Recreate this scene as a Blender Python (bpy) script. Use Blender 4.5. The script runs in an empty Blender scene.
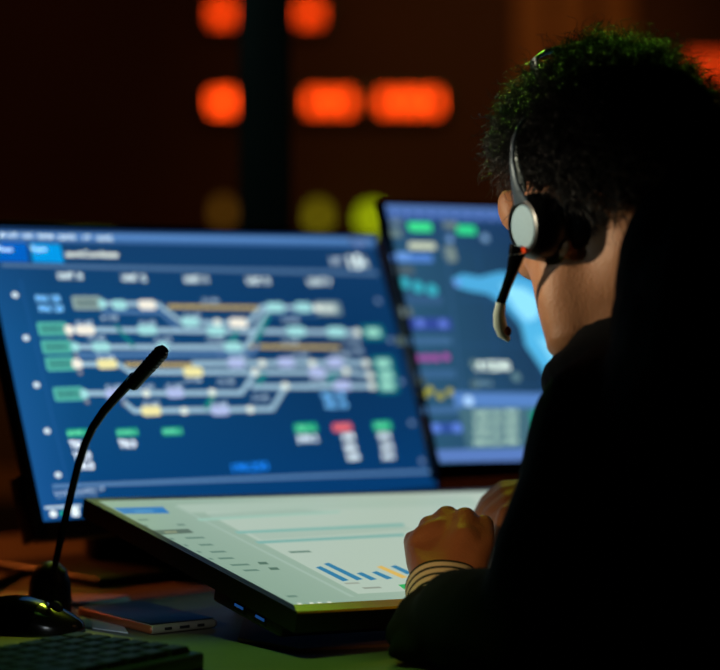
import bpy, bmesh, math, random
from mathutils import Vector, Matrix, noise
random.seed(7)
S = bpy.context.scene
COL = S.collection
V = Vector
R = math.radians
PI = math.pi

# ------------------------------------------------------------------ camera
CZ = 1.055
F = 2156.0
PITCH = math.atan((335 - 286) / F)
DESK = CZ - 0.33
cam_d = bpy.data.cameras.new('camera')
cam = bpy.data.objects.new('camera', cam_d)
COL.objects.link(cam)
cam.location = (0, 0, CZ)
cam.rotation_euler = (PI / 2 - PITCH, 0, 0)
cam_d.sensor_width = 36
cam_d.lens = F * 36 / 720
cam_d.dof.use_dof = True
cam_d.dof.focus_distance = 2.01
cam_d.dof.aperture_fstop = 2.6
cam_d.clip_end = 60
S.camera = cam
S.view_settings.view_transform = 'Standard'
S.view_settings.look = 'None'
CAM = V((0, 0, CZ))


def ray(px, py):
    f = V((0, math.cos(PITCH), -math.sin(PITCH)))
    u = V((0, math.sin(PITCH), math.cos(PITCH)))
    return f + V((1, 0, 0)) * ((px - 360) / F) + u * ((335 - py) / F)


def P(px, py, d):
    """measured photo point at depth d -> place in the room"""
    r = ray(px, py)
    return CAM + r * (d / r.y)


def on_z(px, py, z):
    r = ray(px, py)
    return CAM + r * ((z - CZ) / r.z)


# ------------------------------------------------------------------ materials
def lin(c):
    return tuple(((x / 255) / 12.92 if x / 255 <= 0.04045 else ((x / 255 + 0.055) / 1.055) ** 2.4) for x in c[:3])


def mat(name, rgb, rough=0.5, metal=0.0, noise_amt=0.0, nscale=20, bump=0.0, bscale=200, spec=0.5, coat=0.0, sss=0.0, sheen=0.0):
    m = bpy.data.materials.new(name)
    m.use_nodes = True
    nt = m.node_tree
    b = nt.nodes['Principled BSDF']
    c = (*lin(rgb), 1)
    b.inputs['Base Color'].default_value = c
    b.inputs['Roughness'].default_value = rough
    b.inputs['Metallic'].default_value = metal
    b.inputs['Specular IOR Level'].default_value = spec
    b.inputs['Coat Weight'].default_value = coat
    b.inputs['Coat Roughness'].default_value = 0.15
    if sheen:
        b.inputs['Sheen Weight'].default_value = sheen
    if sss:
        b.inputs['Subsurface Weight'].default_value = sss
        b.inputs['Subsurface Radius'].default_value = (0.012, 0.005, 0.002)
        b.inputs['Subsurface Scale'].default_value = 0.5
    tc = nt.nodes.new('ShaderNodeTexCoord')
    if noise_amt:
        n = nt.nodes.new('ShaderNodeTexNoise')
        n.inputs['Scale'].default_value = nscale
        n.inputs['Detail'].default_value = 5
        nt.links.new(tc.outputs['Object'], n.inputs['Vector'])
        mx = nt.nodes.new('ShaderNodeMix')
        mx.data_type = 'RGBA'
        mx.inputs[6].default_value = tuple(x * (1 - noise_amt) for x in c[:3]) + (1,)
        mx.inputs[7].default_value = tuple(min(1, x * (1 + noise_amt)) for x in c[:3]) + (1,)
        nt.links.new(n.outputs['Fac'], mx.inputs[0])
        nt.links.new(mx.outputs[2], b.inputs['Base Color'])
    if bump:
        n = nt.nodes.new('ShaderNodeTexNoise')
        n.inputs['Scale'].default_value = bscale
        n.inputs['Detail'].default_value = 4
        nt.links.new(tc.outputs['Object'], n.inputs['Vector'])
        bp = nt.nodes.new('ShaderNodeBump')
        bp.inputs['Strength'].default_value = bump
        bp.inputs['Distance'].default_value = 0.002
        nt.links.new(n.outputs['Fac'], bp.inputs['Height'])
        nt.links.new(bp.outputs['Normal'], b.inputs['Normal'])
    return m


def emis(name, rgb, strength):
    m = bpy.data.materials.new(name)
    m.use_nodes = True
    nt = m.node_tree
    nt.nodes.clear()
    o = nt.nodes.new('ShaderNodeOutputMaterial')
    e = nt.nodes.new('ShaderNodeEmission')
    e.inputs[0].default_value = (*lin(rgb), 1)
    e.inputs[1].default_value = strength
    nt.links.new(e.outputs[0], o.inputs[0])
    return m


def screen_mat(name, strength=1.0, gloss=0.04):
    m = bpy.data.materials.new(name)
    m.use_nodes = True
    nt = m.node_tree
    b = nt.nodes['Principled BSDF']
    b.inputs['Base Color'].default_value = (0.004, 0.004, 0.005, 1)
    b.inputs['Roughness'].default_value = 0.35
    b.inputs['Specular IOR Level'].default_value = gloss * 5
    at = nt.nodes.new('ShaderNodeAttribute')
    at.attribute_name = 'col'
    nt.links.new(at.outputs['Color'], b.inputs['Emission Color'])
    b.inputs['Emission Strength'].default_value = strength
    return m


M = {}
M['black_plastic'] = mat('black plastic', (14, 15, 16), 0.42, bump=0.08, bscale=900)
M['bezel'] = mat('black bezel', (9, 10, 11), 0.4)
M['bezel_gloss'] = mat('glossy bezel', (26, 27, 26), 0.22)
M['gloss_black'] = mat('gloss black', (6, 7, 8), 0.12, coat=0.5)
M['rubber'] = mat('rubber', (8, 8, 8), 0.75)
M['metal_black'] = mat('black metal', (12, 12, 12), 0.25, metal=0.6)
M['silver'] = mat('brushed silver', (150, 178, 190), 0.6, metal=0.2, noise_amt=0.08, nscale=300)
M['chrome'] = mat('chrome', (210, 215, 215), 0.12, metal=1.0)
M['desk'] = mat('desk laminate', (104, 100, 84), 0.5, noise_amt=0.12, nscale=30, bump=0.05)
M['steel'] = mat('grey steel', (70, 72, 74), 0.45, metal=0.3)
M['wall'] = mat('dark brown wall', (74, 42, 26), 0.8, noise_amt=0.2, nscale=1.5)
M['wood'] = mat('warm wood panel', (150, 92, 40), 0.6, noise_amt=0.25, nscale=6)
M['floor'] = mat('dark carpet', (30, 24, 22), 0.95, noise_amt=0.2, nscale=60)
M['ceiling'] = mat('ceiling', (40, 34, 30), 0.9, noise_amt=0.1, nscale=5)
M['post'] = mat('dark green post', (34, 56, 52), 0.35)
M['skin'] = mat('skin', (180, 124, 86), 0.5, noise_amt=0.12, nscale=60, bump=0.35, bscale=420, sss=0.12)
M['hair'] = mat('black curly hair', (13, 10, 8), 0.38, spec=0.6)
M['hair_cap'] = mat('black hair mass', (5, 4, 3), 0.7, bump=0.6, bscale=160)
M['jacket'] = mat('black jacket cloth', (16, 16, 18), 0.9, bump=0.25, bscale=900, spec=0.15)
M['trousers'] = mat('dark trousers', (12, 12, 15), 0.9)
M['cuff_light'] = mat('pale striped cotton', (255, 255, 226), 0.8, bump=0.1)
M['cuff_dark'] = mat('dark green stripe', (20, 52, 34), 0.8)
M['key'] = mat('keycap', (14, 17, 14), 0.5, bump=0.05, spec=.25)
M['paper'] = mat('pale paper', (190, 205, 215), 0.8)
M['phone_side'] = mat('silver phone side', (176, 168, 150), 0.35, metal=0.5)
M['phone_brown'] = mat('copper phone rim', (150, 84, 50), 0.4, metal=0.3)
M['usb_blue'] = emis('glowing blue usb tongue', (40, 100, 180), 0.35)  # plastic tongue, no lamp; faint glow added so its blue shows
M['red'] = emis('red led', (240, 74, 30), 0.6)
M['led_orange'] = emis('orange led', (255, 70, 12), 6.4)
M['led_yellow'] = emis('yellow lamp glow', (170, 190, 12), 1.5)
M['led_olive'] = emis('olive lamp glow', (120, 110, 12), 1.5)
M['lampcase'] = mat('lamp case', (20, 18, 16), 0.5)
M['eye'] = mat('eye', (220, 215, 205), 0.1)
M['foam'] = mat('black foam', (10, 10, 11), 0.9, bump=0.5, bscale=700)


# ------------------------------------------------------------------ mesh builder
class MB:
    def __init__(s):
        s.v = []
        s.f = []
        s.m = []

    def add(s, vs, fs, mi=0):
        o = len(s.v)
        s.v += [V(x) for x in vs]
        s.f += [tuple(i + o for i in f) for f in fs]
        s.m += [mi] * len(fs)

    def box(s, c, dx, dy, dz, mi=0, bev=0.0):
        """c centre; dx,dy,dz half-extent vectors"""
        c = V(c)
        dx, dy, dz = V(dx), V(dy), V(dz)
        if bev <= 0:
            vs = [c + dx * i + dy * j + dz * k for k in (-1, 1) for j in (-1, 1) for i in (-1, 1)]
            s.add(vs, [(0, 2, 3, 1), (4, 5, 7, 6), (0, 1, 5, 4), (2, 6, 7, 3), (0, 4, 6, 2), (1, 3, 7, 5)], mi)
            return
        bm = bmesh.new()
        bmesh.ops.create_cube(bm, size=2)
        lx, ly, lz = dx.length, dy.length, dz.length
        for q in bm.verts:
            q.co = V((q.co.x * lx, q.co.y * ly, q.co.z * lz))
        bmesh.ops.bevel(bm, geom=bm.edges[:], offset=min(bev, lx * .95, ly * .95, lz * .95), segments=3, affect='EDGES', profile=0.5)
        ex, ey, ez = dx / lx, dy / ly, dz / lz
        bm.verts.index_update()
        s.add([c + ex * q.co.x + ey * q.co.y + ez * q.co.z for q in bm.verts], [[q.index for q in f.verts] for f in bm.faces], mi)
        bm.free()

    def abox(s, x0, x1, y0, y1, z0, z1, mi=0, bev=0):
        s.box(((x0 + x1) / 2, (y0 + y1) / 2, (z0 + z1) / 2), ((x1 - x0) / 2, 0, 0), (0, (y1 - y0) / 2, 0), (0, 0, (z1 - z0) / 2), mi, bev)

    def loft(s, rings, mi=0, caps=True, mlist=None):
        n = len(rings[0])
        vs = [p for r in rings for p in r]
        fs = []
        ms = []
        for i in range(len(rings) - 1):
            for j in range(n):
                k = (j + 1) % n
                fs.append((i * n + j, i * n + k, (i + 1) * n + k, (i + 1) * n + j))
                ms.append(mlist[i] if mlist else mi)
        if caps:
            fs.append(tuple(range(n - 1, -1, -1)))
            fs.append(tuple((len(rings) - 1) * n + j for j in range(n)))
            ms += [ms[0], ms[-1]]
        o = len(s.v)
        s.v += [V(x) for x in vs]
        s.f += [tuple(i + o for i in f) for f in fs]
        s.m += ms

    def ring(s, c, e1, e2, r1, r2, n=16, p=1.0):
        out = []
        for j in range(n):
            a = 2 * PI * j / n
            ca, sa = math.cos(a), math.sin(a)
            if p != 1:
                ca = math.copysign(abs(ca) ** p, ca)
                sa = math.copysign(abs(sa) ** p, sa)
            out.append(V(c) + e1 * r1 * ca + e2 * r2 * sa)
        return out

    def tube(s, pts, rads, n=12, mi=0, round_ends=False):
        pts = [V(p) for p in pts]
        if not isinstance(rads, (list, tuple)):
            rads = [rads] * len(pts)
        rads = list(rads)
        if round_ends:
            d0 = (pts[0] - pts[1]).normalized()
            d1 = (pts[-1] - pts[-2]).normalized()
            A = [(pts[0] + d0 * rads[0] * math.sin(t), rads[0] * math.cos(t)) for t in (1.45, 1.1, .7, .35)]
            B = [(pts[-1] + d1 * rads[-1] * math.sin(t), rads[-1] * math.cos(t)) for t in (.35, .7, 1.1, 1.45)]
            pts = [a[0] for a in A] + pts + [b[0] for b in B]
            rads = [a[1] for a in A] + rads + [b[1] for b in B]
        rings = []
        up = None
        for i, p in enumerate(pts):
            t = (pts[min(i + 1, len(pts) - 1)] - pts[max(i - 1, 0)]).normalized()
            if up is None:
                up = t.orthogonal().normalized()
            up = (up - t * up.dot(t)).normalized()
            rings.append(s.ring(p, up, t.cross(up), rads[i], rads[i], n))
        s.loft(rings, mi)

    def ell(s, c, e1, e2, e3, mi=0, nu=20, nv=12):
        """ellipsoid with semi-axis vectors"""
        c = V(c)
        e1, e2, e3 = V(e1), V(e2), V(e3)
        vs = [c - e3]
        for i in range(1, nv):
            t = PI * i / nv - PI / 2
            for j in range(nu):
                a = 2 * PI * j / nu
                vs.append(c + e1 * math.cos(t) * math.cos(a) + e2 * math.cos(t) * math.sin(a) + e3 * math.sin(t))
        vs.append(c + e3)
        fs = []
        for j in range(nu):
            fs.append((0, 1 + (j + 1) % nu, 1 + j))
            for i in range(nv - 2):
                b = 1 + i * nu
                fs.append((b + j, b + (j + 1) % nu, b + nu + (j + 1) % nu, b + nu + j))
            b = 1 + (nv - 2) * nu
            fs.append((b + j, b + (j + 1) % nu, len(vs) - 1))
        s.add(vs, fs, mi)

    def sph(s, c, r, mi=0):
        s.ell(c, (r, 0, 0), (0, r, 0), (0, 0, r), mi)

    def limb(s, pts, rads):
        """chain of joined cones and balls, for remeshed bodies"""
        pts = [V(p) for p in pts]
        s.tube_simple(pts, rads)
        for p, r in zip(pts, rads):
            s.sph(p, r)

    def tube_simple(s, pts, rads):
        for a, b, ra, rb in zip(pts, pts[1:], rads, rads[1:]):
            t = (b - a)
            if t.length < 1e-5:
                continue
            t.normalize()
            u = t.orthogonal().normalized()
            w = t.cross(u)
            s.loft([s.ring(a, u, w, ra, ra, 20), s.ring(b, u, w, rb, rb, 20)])

    def lathe(s, c, axis, prof, n=28, mi=0, e1=None):
        """prof: list of (r, h) along axis"""
        axis = V(axis).normalized()
        u = V(e1).normalized() if e1 is not None else axis.orthogonal().normalized()
        w = axis.cross(u)
        s.loft([s.ring(V(c) + axis * h, u, w, max(r, 1e-5), max(r, 1e-5), n) for r, h in prof], mi)

    def mesh(s, name, mats, origin=V((0, 0, 0)), smooth=True):
        me = bpy.data.meshes.new(name)
        me.from_pydata([tuple(p - origin) for p in s.v], [], s.f)
        for m in (mats if isinstance(mats, (list, tuple)) else [mats]):
            me.materials.append(m)
        for i, pl in enumerate(me.polygons):
            pl.material_index = s.m[i]
            pl.use_smooth = smooth
        bm = bmesh.new()
        bm.from_mesh(me)
        bmesh.ops.recalc_face_normals(bm, faces=bm.faces[:])
        bm.to_mesh(me)
        bm.free()
        if smooth:
            me.set_sharp_from_angle(angle=R(38))
        return me

    def build(s, name, mats, parent=None, smooth=True, **tags):
        org = root_loc(parent) if parent else V((0, 0, 0))
        if parent is None and tags.get('origin') is not None:
            org = V(tags.pop('origin'))
        tags.pop('origin', None)
        o = bpy.data.objects.new(name, s.mesh(name, mats, org, smooth))
        COL.objects.link(o)
        if parent:
            o.parent = parent
        else:
            o.location = org
        for k, v in tags.items():
            o[k] = v
        return o


def root_loc(o):
    while o.parent:
        o = o.parent
    return V(o.location)


def thing(name, loc, label, cat, group=None):
    o = bpy.data.objects.new(name, None)
    COL.objects.link(o)
    o.location = loc
    o.empty_display_size = 0.05
    o['label'] = label
    o['category'] = cat
    if group:
        o['group'] = group
    return o


def remeshed(mb, name, m, parent, voxel, smooth_it=4, disp=None, extra=None):
    """one continuous skin over everything in the builder"""
    o = mb.build(name + '_tmp', m, parent)
    md = o.modifiers.new('r', 'REMESH')
    md.mode = 'VOXEL'
    md.voxel_size = voxel
    md.use_smooth_shade = True
    if smooth_it:
        sm = o.modifiers.new('s', 'SMOOTH')
        sm.iterations = smooth_it
        sm.factor = 0.5
    dg = bpy.context.evaluated_depsgraph_get()
    me = bpy.data.meshes.new_from_object(o.evaluated_get(dg))
    me.name = name
    me.materials.clear()
    me.materials.append(m)
    off = root_loc(o)
    if disp:
        me.calc_loop_triangles()
        nrm = [q.normal.copy() for q in me.vertices]
        for q, nn in zip(me.vertices, nrm):
            q.co += nn * disp(q.co + off)
    for p in me.polygons:
        p.use_smooth = True
    bpy.data.objects.remove(o)
    r = bpy.data.objects.new(name, me)
    COL.objects.link(r)
    r.parent = parent
    return r


# ------------------------------------------------------------------ text shapes
_tc = {}


def text_shape(t):
    if t in _tc:
        return _tc[t]
    cu = bpy.data.curves.new('t', 'FONT')
    cu.body = t
    cu.resolution_u = 2
    o = bpy.data.objects.new('t', cu)
    COL.objects.link(o)
    dg = bpy.context.evaluated_depsgraph_get()
    me = bpy.data.meshes.new_from_object(o.evaluated_get(dg))
    vs = [q.co.copy() for q in me.vertices]
    fs = [tuple(p.vertices) for p in me.polygons]
    x0, x1 = min(q.x for q in vs), max(q.x for q in vs)
    y0, y1 = min(q.y for q in vs), max(q.y for q in vs)
    vs = [((q.x - x0) / (x1 - x0) - .5, (q.y - y0) / (y1 - y0) - .5) for q in vs]
    bpy.data.objects.remove(o)
    bpy.data.meshes.remove(me)
    _tc[t] = (vs, fs)
    return _tc[t]


class Screen:
    """graphics on a flat panel: frame origin O, axes a (right), u (up), n (out)"""

    def __init__(s, O, a, u):
        s.O, s.a, s.u = V(O), V(a).normalized(), V(u).normalized()
        s.n = s.a.cross(s.u).normalized()
        s.v, s.f, s.c = [], [], []
        s.layer = 0

    def uv(s, px, py):
        r = ray(px, py)
        t = (s.O - CAM).dot(s.n) / r.dot(s.n)
        q = CAM + r * t - s.O
        # u may be sheared against a: solve in plane
        au = s.a.dot(s.u)
        A, B = q.dot(s.a), q.dot(s.u)
        y = (B - A * au) / (1 - au * au)
        return (A - y * au, y)

    def sc(s, px, py):
        a, b, c = s.uv(px, py), s.uv(px + 1, py), s.uv(px, py - 1)
        y = (s.O + s.a * a[0] + s.u * a[1]).y
        return (y / F / max(.3, abs(s.a.x)), y / F / max(.25, abs(s.u.z)))

    def poly(s, pts, col, k=1.0, cols=None):
        s.layer += 1
        o = len(s.v)
        h = 0.0002 + s.layer * 0.0000015
        s.v += [s.O + s.a * p[0] + s.u * p[1] + s.n * h for p in pts]
        s.f.append(tuple(range(o, o + len(pts))))
        s.c.append([tuple(x * k for x in lin(c)) for c in cols] if cols else [tuple(x * k for x in lin(col))] * len(pts))

    def pix(s, pts, col, k=1.0):
        s.poly([s.uv(*p) for p in pts], col, k)

    def rect(s, px, py, w, h, col, k=1.0, rnd=0.0):
        cx, cy = s.uv(px, py)
        sx, sy = s.sc(px, py)
        hw, hh = w * sx / 2, h * sy / 2
        if rnd:
            r = min(hw, hh) * rnd
            pts = []
            for qx, qy, a0 in ((hw - r, hh - r, 0), (-hw + r, hh - r, 90), (-hw + r, -hh + r, 180), (hw - r, -hh + r, 270)):
                for t in range(5):
                    a = R(a0 + t * 22.5)
                    pts.append((cx + qx + r * math.cos(a), cy + qy + r * math.sin(a)))
        else:
            pts = [(cx - hw, cy - hh), (cx + hw, cy - hh), (cx + hw, cy + hh), (cx - hw, cy + hh)]
        s.poly(pts, col, k)

    def dot(s, px, py, d, col, k=1.0):
        s.rect(px, py, d, d, col, k, 1.0)

    def line(s, pts, w, col, k=1.0):
        q = [s.uv(*p) for p in pts]
        sy = s.sc(*pts[0])[1]
        for (x0, y0), (x1, y1) in zip(q, q[1:]):
            L = math.hypot(x1 - x0, y1 - y0)
            nx, ny = -(y1 - y0) / L * w * sy / 2, (x1 - x0) / L * w * sy / 2
            e = w * sy / 4
            dx, dy = (x1 - x0) / L * e, (y1 - y0) / L * e
            s.poly([(x0 - nx - dx, y0 - ny - dy), (x1 - nx + dx, y1 - ny + dy), (x1 + nx + dx, y1 + ny + dy), (x0 + nx - dx, y0 + ny - dy)], col, k)

    def text(s, t, px, py, w, h, col, k=1.0):
        vs, fs = text_shape(t)
        cx, cy = s.uv(px, py)
        sx, sy = s.sc(px, py)
        s.layer += 1
        o = len(s.v)
        hh = 0.0002 + s.layer * 0.0000015
        s.v += [s.O + s.a * (cx + x * w * sx) + s.u * (cy + y * h * sy) + s.n * hh for x, y in vs]
        cc = tuple(x * k * 1.6 for x in lin(col))
        for f in fs:
            s.f.append(tuple(i + o for i in f))
            s.c.append([cc] * len(f))

    def grid(s, W, H, colfn, nx=16, ny=10):
        """lit panel surface with a smooth tone field"""
        o = len(s.v)
        for j in range(ny + 1):
            for i in range(nx + 1):
                s.v.append(s.O + s.a * (W * i / nx) + s.u * (H * j / ny) + s.n * 0.0001)
        for j in range(ny):
            for i in range(nx):
                b = o + j * (nx + 1) + i
                s.f.append((b, b + 1, b + nx + 2, b + nx + 1))
                s.c.append([lin(colfn((i + di) / nx, (j + dj) / ny)) for di, dj in ((0, 0), (1, 0), (1, 1), (0, 1))])

    def build(s, name, m, parent):
        org = root_loc(parent)
        me = bpy.data.meshes.new(name)
        me.from_pydata([tuple(p - org) for p in s.v], [], s.f)
        at = me.color_attributes.new('col', 'FLOAT_COLOR', 'CORNER')
        flat = []
        for c in s.c:
            for q in c:
                flat += [q[0], q[1], q[2], 1.0]
        at.data.foreach_set('color', flat)
        me.materials.append(m)
        o = bpy.data.objects.new(name, me)
        COL.objects.link(o)
        o.parent = parent
        return o


def mix(a, b, t):
    t = max(0, min(1, t))
    return tuple(x + (y - x) * t for x, y in zip(a, b))


def frame_axes(yaw, tilt, roll):
    y, t, r = R(yaw), R(tilt), R(roll)
    a = V((math.cos(r), 0, math.sin(r)))
    u = V((-math.sin(r), 0, math.cos(r)))
    m = Matrix.Rotation(y, 3, 'Z') @ Matrix.Rotation(-t, 3, 'X')
    return m @ a, m @ u


# ================================================================== ROOM
mb = MB(); mb.abox(-5, 5, -2.5, 11.2, -0.1, 0); mb.build('floor', M['floor'], kind='structure', smooth=False)
mb = MB(); mb.abox(-5, 5, -2.5, 11.2, 3.2, 3.3); mb.build('ceiling', M['ceiling'], kind='structure', smooth=False)
mb = MB(); mb.abox(-5, 5, 11.0, 11.1, 0, 3.2); mb.build('wall_back', M['wall'], kind='structure', smooth=False)
mb = MB(); mb.abox(-5.1, -5, -2.5, 11.1, 0, 3.2); mb.build('wall_left', M['wall'], kind='structure', smooth=False)
mb = MB(); mb.abox(5, 5.1, -2.5, 11.1, 0, 3.2); mb.build('wall_right', M['wall'], kind='structure', smooth=False)
mb = MB(); mb.abox(-5, 5, -2.6, -2.5, 0, 3.2); mb.build('wall_front', M['wall'], kind='structure', smooth=False)
mb = MB(); mb.abox(-5, 5, 10.97, 11.0, 0, 0.1); mb.build('baseboard_back', M['wood'], kind='structure', smooth=False)
# wooden uprights on the back wall
for i, (x0, x1) in enumerate(((517, 549), (556, 588), (600, 632))):
    a, b = P(x0, 30, 10.95).x, P(x1, 30, 10.95).x
    mb = MB(); mb.abox(a, b, 10.93, 11.0, 0.1, 3.2, bev=0.01)
    mb.build('trim_%d' % (i + 1), M['wood'], kind='structure')
# dark post behind the desk
pp = P(265.5, 100, 3.32)
mb = MB(); mb.abox(pp.x - .040, pp.x + .040, pp.y - .03, pp.y + .03, 0.0, 3.2, bev=0.006)
mb.build('trim_4', M['post'], kind='structure')


# LED signs, each a dark case with rows of lit segments
def led_sign(pxs, py, w, h, label, m, hh=0.05):
    y = 10.9
    xs = [P(p, py, y).x for p in pxs]
    z = P(pxs[0], py, y).z
    t = thing('led_sign', (sum(xs) / len(xs), 11.0, z), label, 'sign', 'led signs on the far wall')
    mb = MB(); mb.abox(min(xs) - w - .05, max(xs) + w + .05, y + .012, 11.0, z - h - .035, z + h + .035, bev=0.01)
    mb.build('case', M['lampcase'], t)
    for x in xs:
        mb = MB()
        for sz in (-1, 1):
            mb.abox(x - w, x - w * .35, y, y + .012, z + sz * h * .55 - h * .4, z + sz * h * .55 + h * .4)
            mb.abox(x + w * .35, x + w, y, y + .012, z + sz * h * .55 - h * .4, z + sz * h * .55 + h * .4)
        mb.abox(x - w, x + w, y, y + .012, z - h * .12, z + h * .12)
        mb.build('lit_segments', m, t, smooth=False)
    return t


M['led_dim'] = emis('dim orange led', (255, 66, 10), 3.6)
led_sign([217, 228, 314, 330, 346, 386, 402, 417, 433], 102, .022, .046, 'long orange lit display strip across the far wall, the widest one', M['led_orange'])
led_sign([217, 227, 304, 315], 13, .02, .05, 'short orange lit display near the top of the far wall, left of the head', M['led_dim'])
led_sign([694, 708, 722, 736], 66, .022, .055, 'dull orange lit display on the far wall to the right of the curly head', emis('dull orange led', (230, 60, 14), 1.9))


# small lamps far away
def lamp(px, py, r, m, label):
    p = P(px, py, 10.7)
    t = thing('wall_lamp', (p.x, 11.0, p.z), label, 'lamp', None)
    mb = MB(); mb.abox(p.x - .03, p.x + .03, 10.85, 11.0, p.z - .05, p.z + .03, bev=.008); mb.build('bracket', M['lampcase'], t)
    mb = MB(); mb.lathe((p.x, 10.78, p.z - .06), (0, 0, 1), [(.001, -.002), (r * .8, 0), (r, .03), (r, .07), (r * .7, .1), (.001, .11)]); mb.build('lamp_shade', m, t)


lamp(372, 216, .055, M['led_yellow'], 'bright yellow-green wall lamp just left of the rear monitor')
lamp(318, 214, .04, M['led_olive'], 'dim olive wall lamp right of the dark post')
lamp(222, 210, .036, emis('faint olive glow', (90, 58, 12), 1.5), 'faint brownish wall lamp left of the dark post')

# ================================================================== DESK
dA = V((math.cos(R(44)), math.sin(R(44)), 0))
dN = V((-dA.y, dA.x, 0))
D0 = V((.10, 1.85, 0))
dc = D0 + dN * .56 - dA * .25
desk = thing('desk', (dc.x, dc.y, 0), 'dark grey-green laminate desk under the monitors, lit green at the front', 'desk')
mb = MB(); mb.box(dc + V((0, 0, DESK - .0125)), dA * 1.15, dN * .56, V((0, 0, .0125)), bev=.003); mb.build('desk_top', M['desk'], desk)
for sx in (-1, 1):
    for sn in (-1, 1):
        q = dc + dA * 1.08 * sx + dN * .5 * sn
        mb = MB(); mb.box(q + V((0, 0, (DESK - .025) / 2)), dA * .025, dN * .025, V((0, 0, (DESK - .025) / 2)), bev=.003); mb.build('leg', M['steel'], desk)
mb = MB(); mb.box(dc + dN * .5 + V((0, 0, .5)), dA * 1.05, dN * .01, V((0, 0, .15))); mb.build('modesty_panel', M['steel'], desk)


# ================================================================== MONITORS
def monitor_body(root, O, a, u, W, H, bez, botbez, thick, bm=None):
    n = a.cross(u).normalized()
    bm = bm or M['bezel']
    # frame: four bezel bars and a back shell
    c = O + a * W / 2 + u * (H + -botbez + bez) / 2 - n * (thick / 2)
    hw, hh = W / 2 + bez, (H + bez + botbez) / 2
    mb = MB()
    ft = thick / 2 + .0006
    f0 = c
    inner = W / 2
    mb.box(f0 - a * (inner + bez / 2), a * (bez / 2), u * hh, n * ft, bev=.0015)
    mb.box(f0 + a * (inner + bez / 2), a * (bez / 2), u * hh, n * ft, bev=.0015)
    mb.box(O + a * W / 2 - u * botbez / 2 - n * thick / 2, a * inner, u * (botbez / 2), n * ft, bev=.0015)
    mb.box(O + a * W / 2 + u * (H + bez / 2) - n * thick / 2, a * inner, u * (bez / 2), n * ft, bev=.0015)
    mb.build('bezel', bm, root)
    mb = MB()
    mb.box(c - n * .001, a * (hw - .003), u * (hh - .003), n * (thick / 2 - .001), bev=.004)
    mb.box(c - n * (thick / 2 + .012) - u * hh * .1, a * hw * .55, u * hh * .6, n * .014, bev=.01)
    mb.build('back_shell', M['black_plastic'], root)
    return n, c


def stand(root, c, n, thick, width, base, nz=None):
    """arm to neck to foot on the desk"""
    nn = V((n.x, n.y, 0)).normalized()
    side = V((-nn.y, nn.x, 0))
    top = c - n * (thick / 2 + .02)
    foot = V((top.x, top.y, 0)) - nn * .05
    mb = MB()
    mb.box(V((foot.x, foot.y, (DESK + .012 + top.z + .04) / 2)), side * width, nn * .014, V((0, 0, (top.z + .04 - DESK - .012) / 2)), bev=.006)
    mb.tube([top + n * .012, top - n * .012, V((foot.x, foot.y, top.z))], .02)
    mb.build('neck', M['black_plastic'], root)
    mb = MB()
    mb.box(V((foot.x, foot.y, DESK + .006)) + nn * .03, side * base, nn * .1, V((0, 0, .006)), bev=.005)
    mb.build('base', M['black_plastic'], root)


# ---- monitor A: big blue diagram
aA, uA = frame_axes(43.93, 20.25, -.21)
OA = CAM + V((-0.33485, 2.27818, -0.24941)) + V((0, 0, 0))
# OA came from a level camera frame; keep z in room space
WA, HA = .598, .336
monA = thing('monitor', (P(150, 560, 2.55).x, 2.6, DESK), 'large black-framed monitor showing a deep blue track diagram behind the gooseneck microphone', 'monitor')
nA, cA = monitor_body(monA, OA, aA, uA, WA, HA, .007, .02, .016)
stand(monA, cA - aA * .07, nA, .016, .065, .15)
# corner clamp seen at the lower left edge
mb = MB(); mb.box(OA - aA * .011 + uA * .018 - nA * .012, aA * .004, uA * .036, nA * .013, bev=.0015); mb.build('side_bracket', M['bezel'], monA)

s = Screen(OA, aA, uA)


def colA(x, y):
    base = mix((15, 78, 130), (10, 54, 98), x * 1.3)
    if y > .62:
        base = mix(base, (22, 62, 106), (y - .62) * 2.4)
    if y < .35:
        base = mix(base, (4, 62, 120), (.35 - y) * 2)
    if x < .12:
        base = mix(base, (38, 100, 168), (.12 - x) * 5 * (1 - y * .7))
    return base


s.grid(WA, HA, colA, 24, 16)
LT = (206, 222, 218)
TR = (160, 196, 216)      # track tone
TR2 = (84, 128, 178)
CY = (160, 220, 222)
PU = (176, 190, 232)
WH = (244, 240, 226)
YE = (240, 232, 166)
GR = (88, 192, 178)


def q(px, py):
    return s.uv(px, py)


# top band
s.pix([(-18, 228), (377, 236), (378, 247), (-14, 242)], (62, 108, 166))
s.pix([(-18, 232), (377, 239), (378, 243), (-15, 238)], (88, 136, 196))
s.pix([(-21, 227), (375, 235), (376, 238), (-20, 230)], (20, 46, 84))
for x, w, t in ((0, 8, 'UI'), (13, 8, 'UT'), (28, 9, 'UC'), (46, 13, 'DMA'), (67, 14, 'DATE'), (87, 7, 'JT'), (105, 13, 'NOTE')):
    s.text(t, x, 235 + x * .035, w, 4.5, LT, 1.35)
s.dot(352, 240, 6, (90, 110, 150)); s.dot(364, 241, 6, (110, 130, 170)); s.dot(358, 246, 6, (100, 120, 170))
s.pix([(-14, 243), (26, 243), (29, 262), (-9, 261)], (2, 94, 190), 1.1)
s.pix([(30, 243.5), (60, 244.5), (64, 263), (33, 262)], (4, 148, 224), 1.1)
s.text('files', 4, 249, 14, 5, (190, 225, 240), 1.3)
s.text('Type', 38, 249.5, 14, 6, (190, 230, 245), 1.3)
s.text('coord.Coordinator', 92, 254, 48, 6.5, (225, 232, 214), 1.5)
s.pix([(1, 263), (377, 271), (378, 275.5), (2, 267)], (76, 112, 152))
s.text('am', 336, 261, 11, 7, (160, 176, 186), 1.2)
s.text('15', 355, 262, 12, 13, (225, 240, 235), 1.4)
s.text('06', 362, 262, 10, 10, (200, 220, 220), 1.2)
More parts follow.
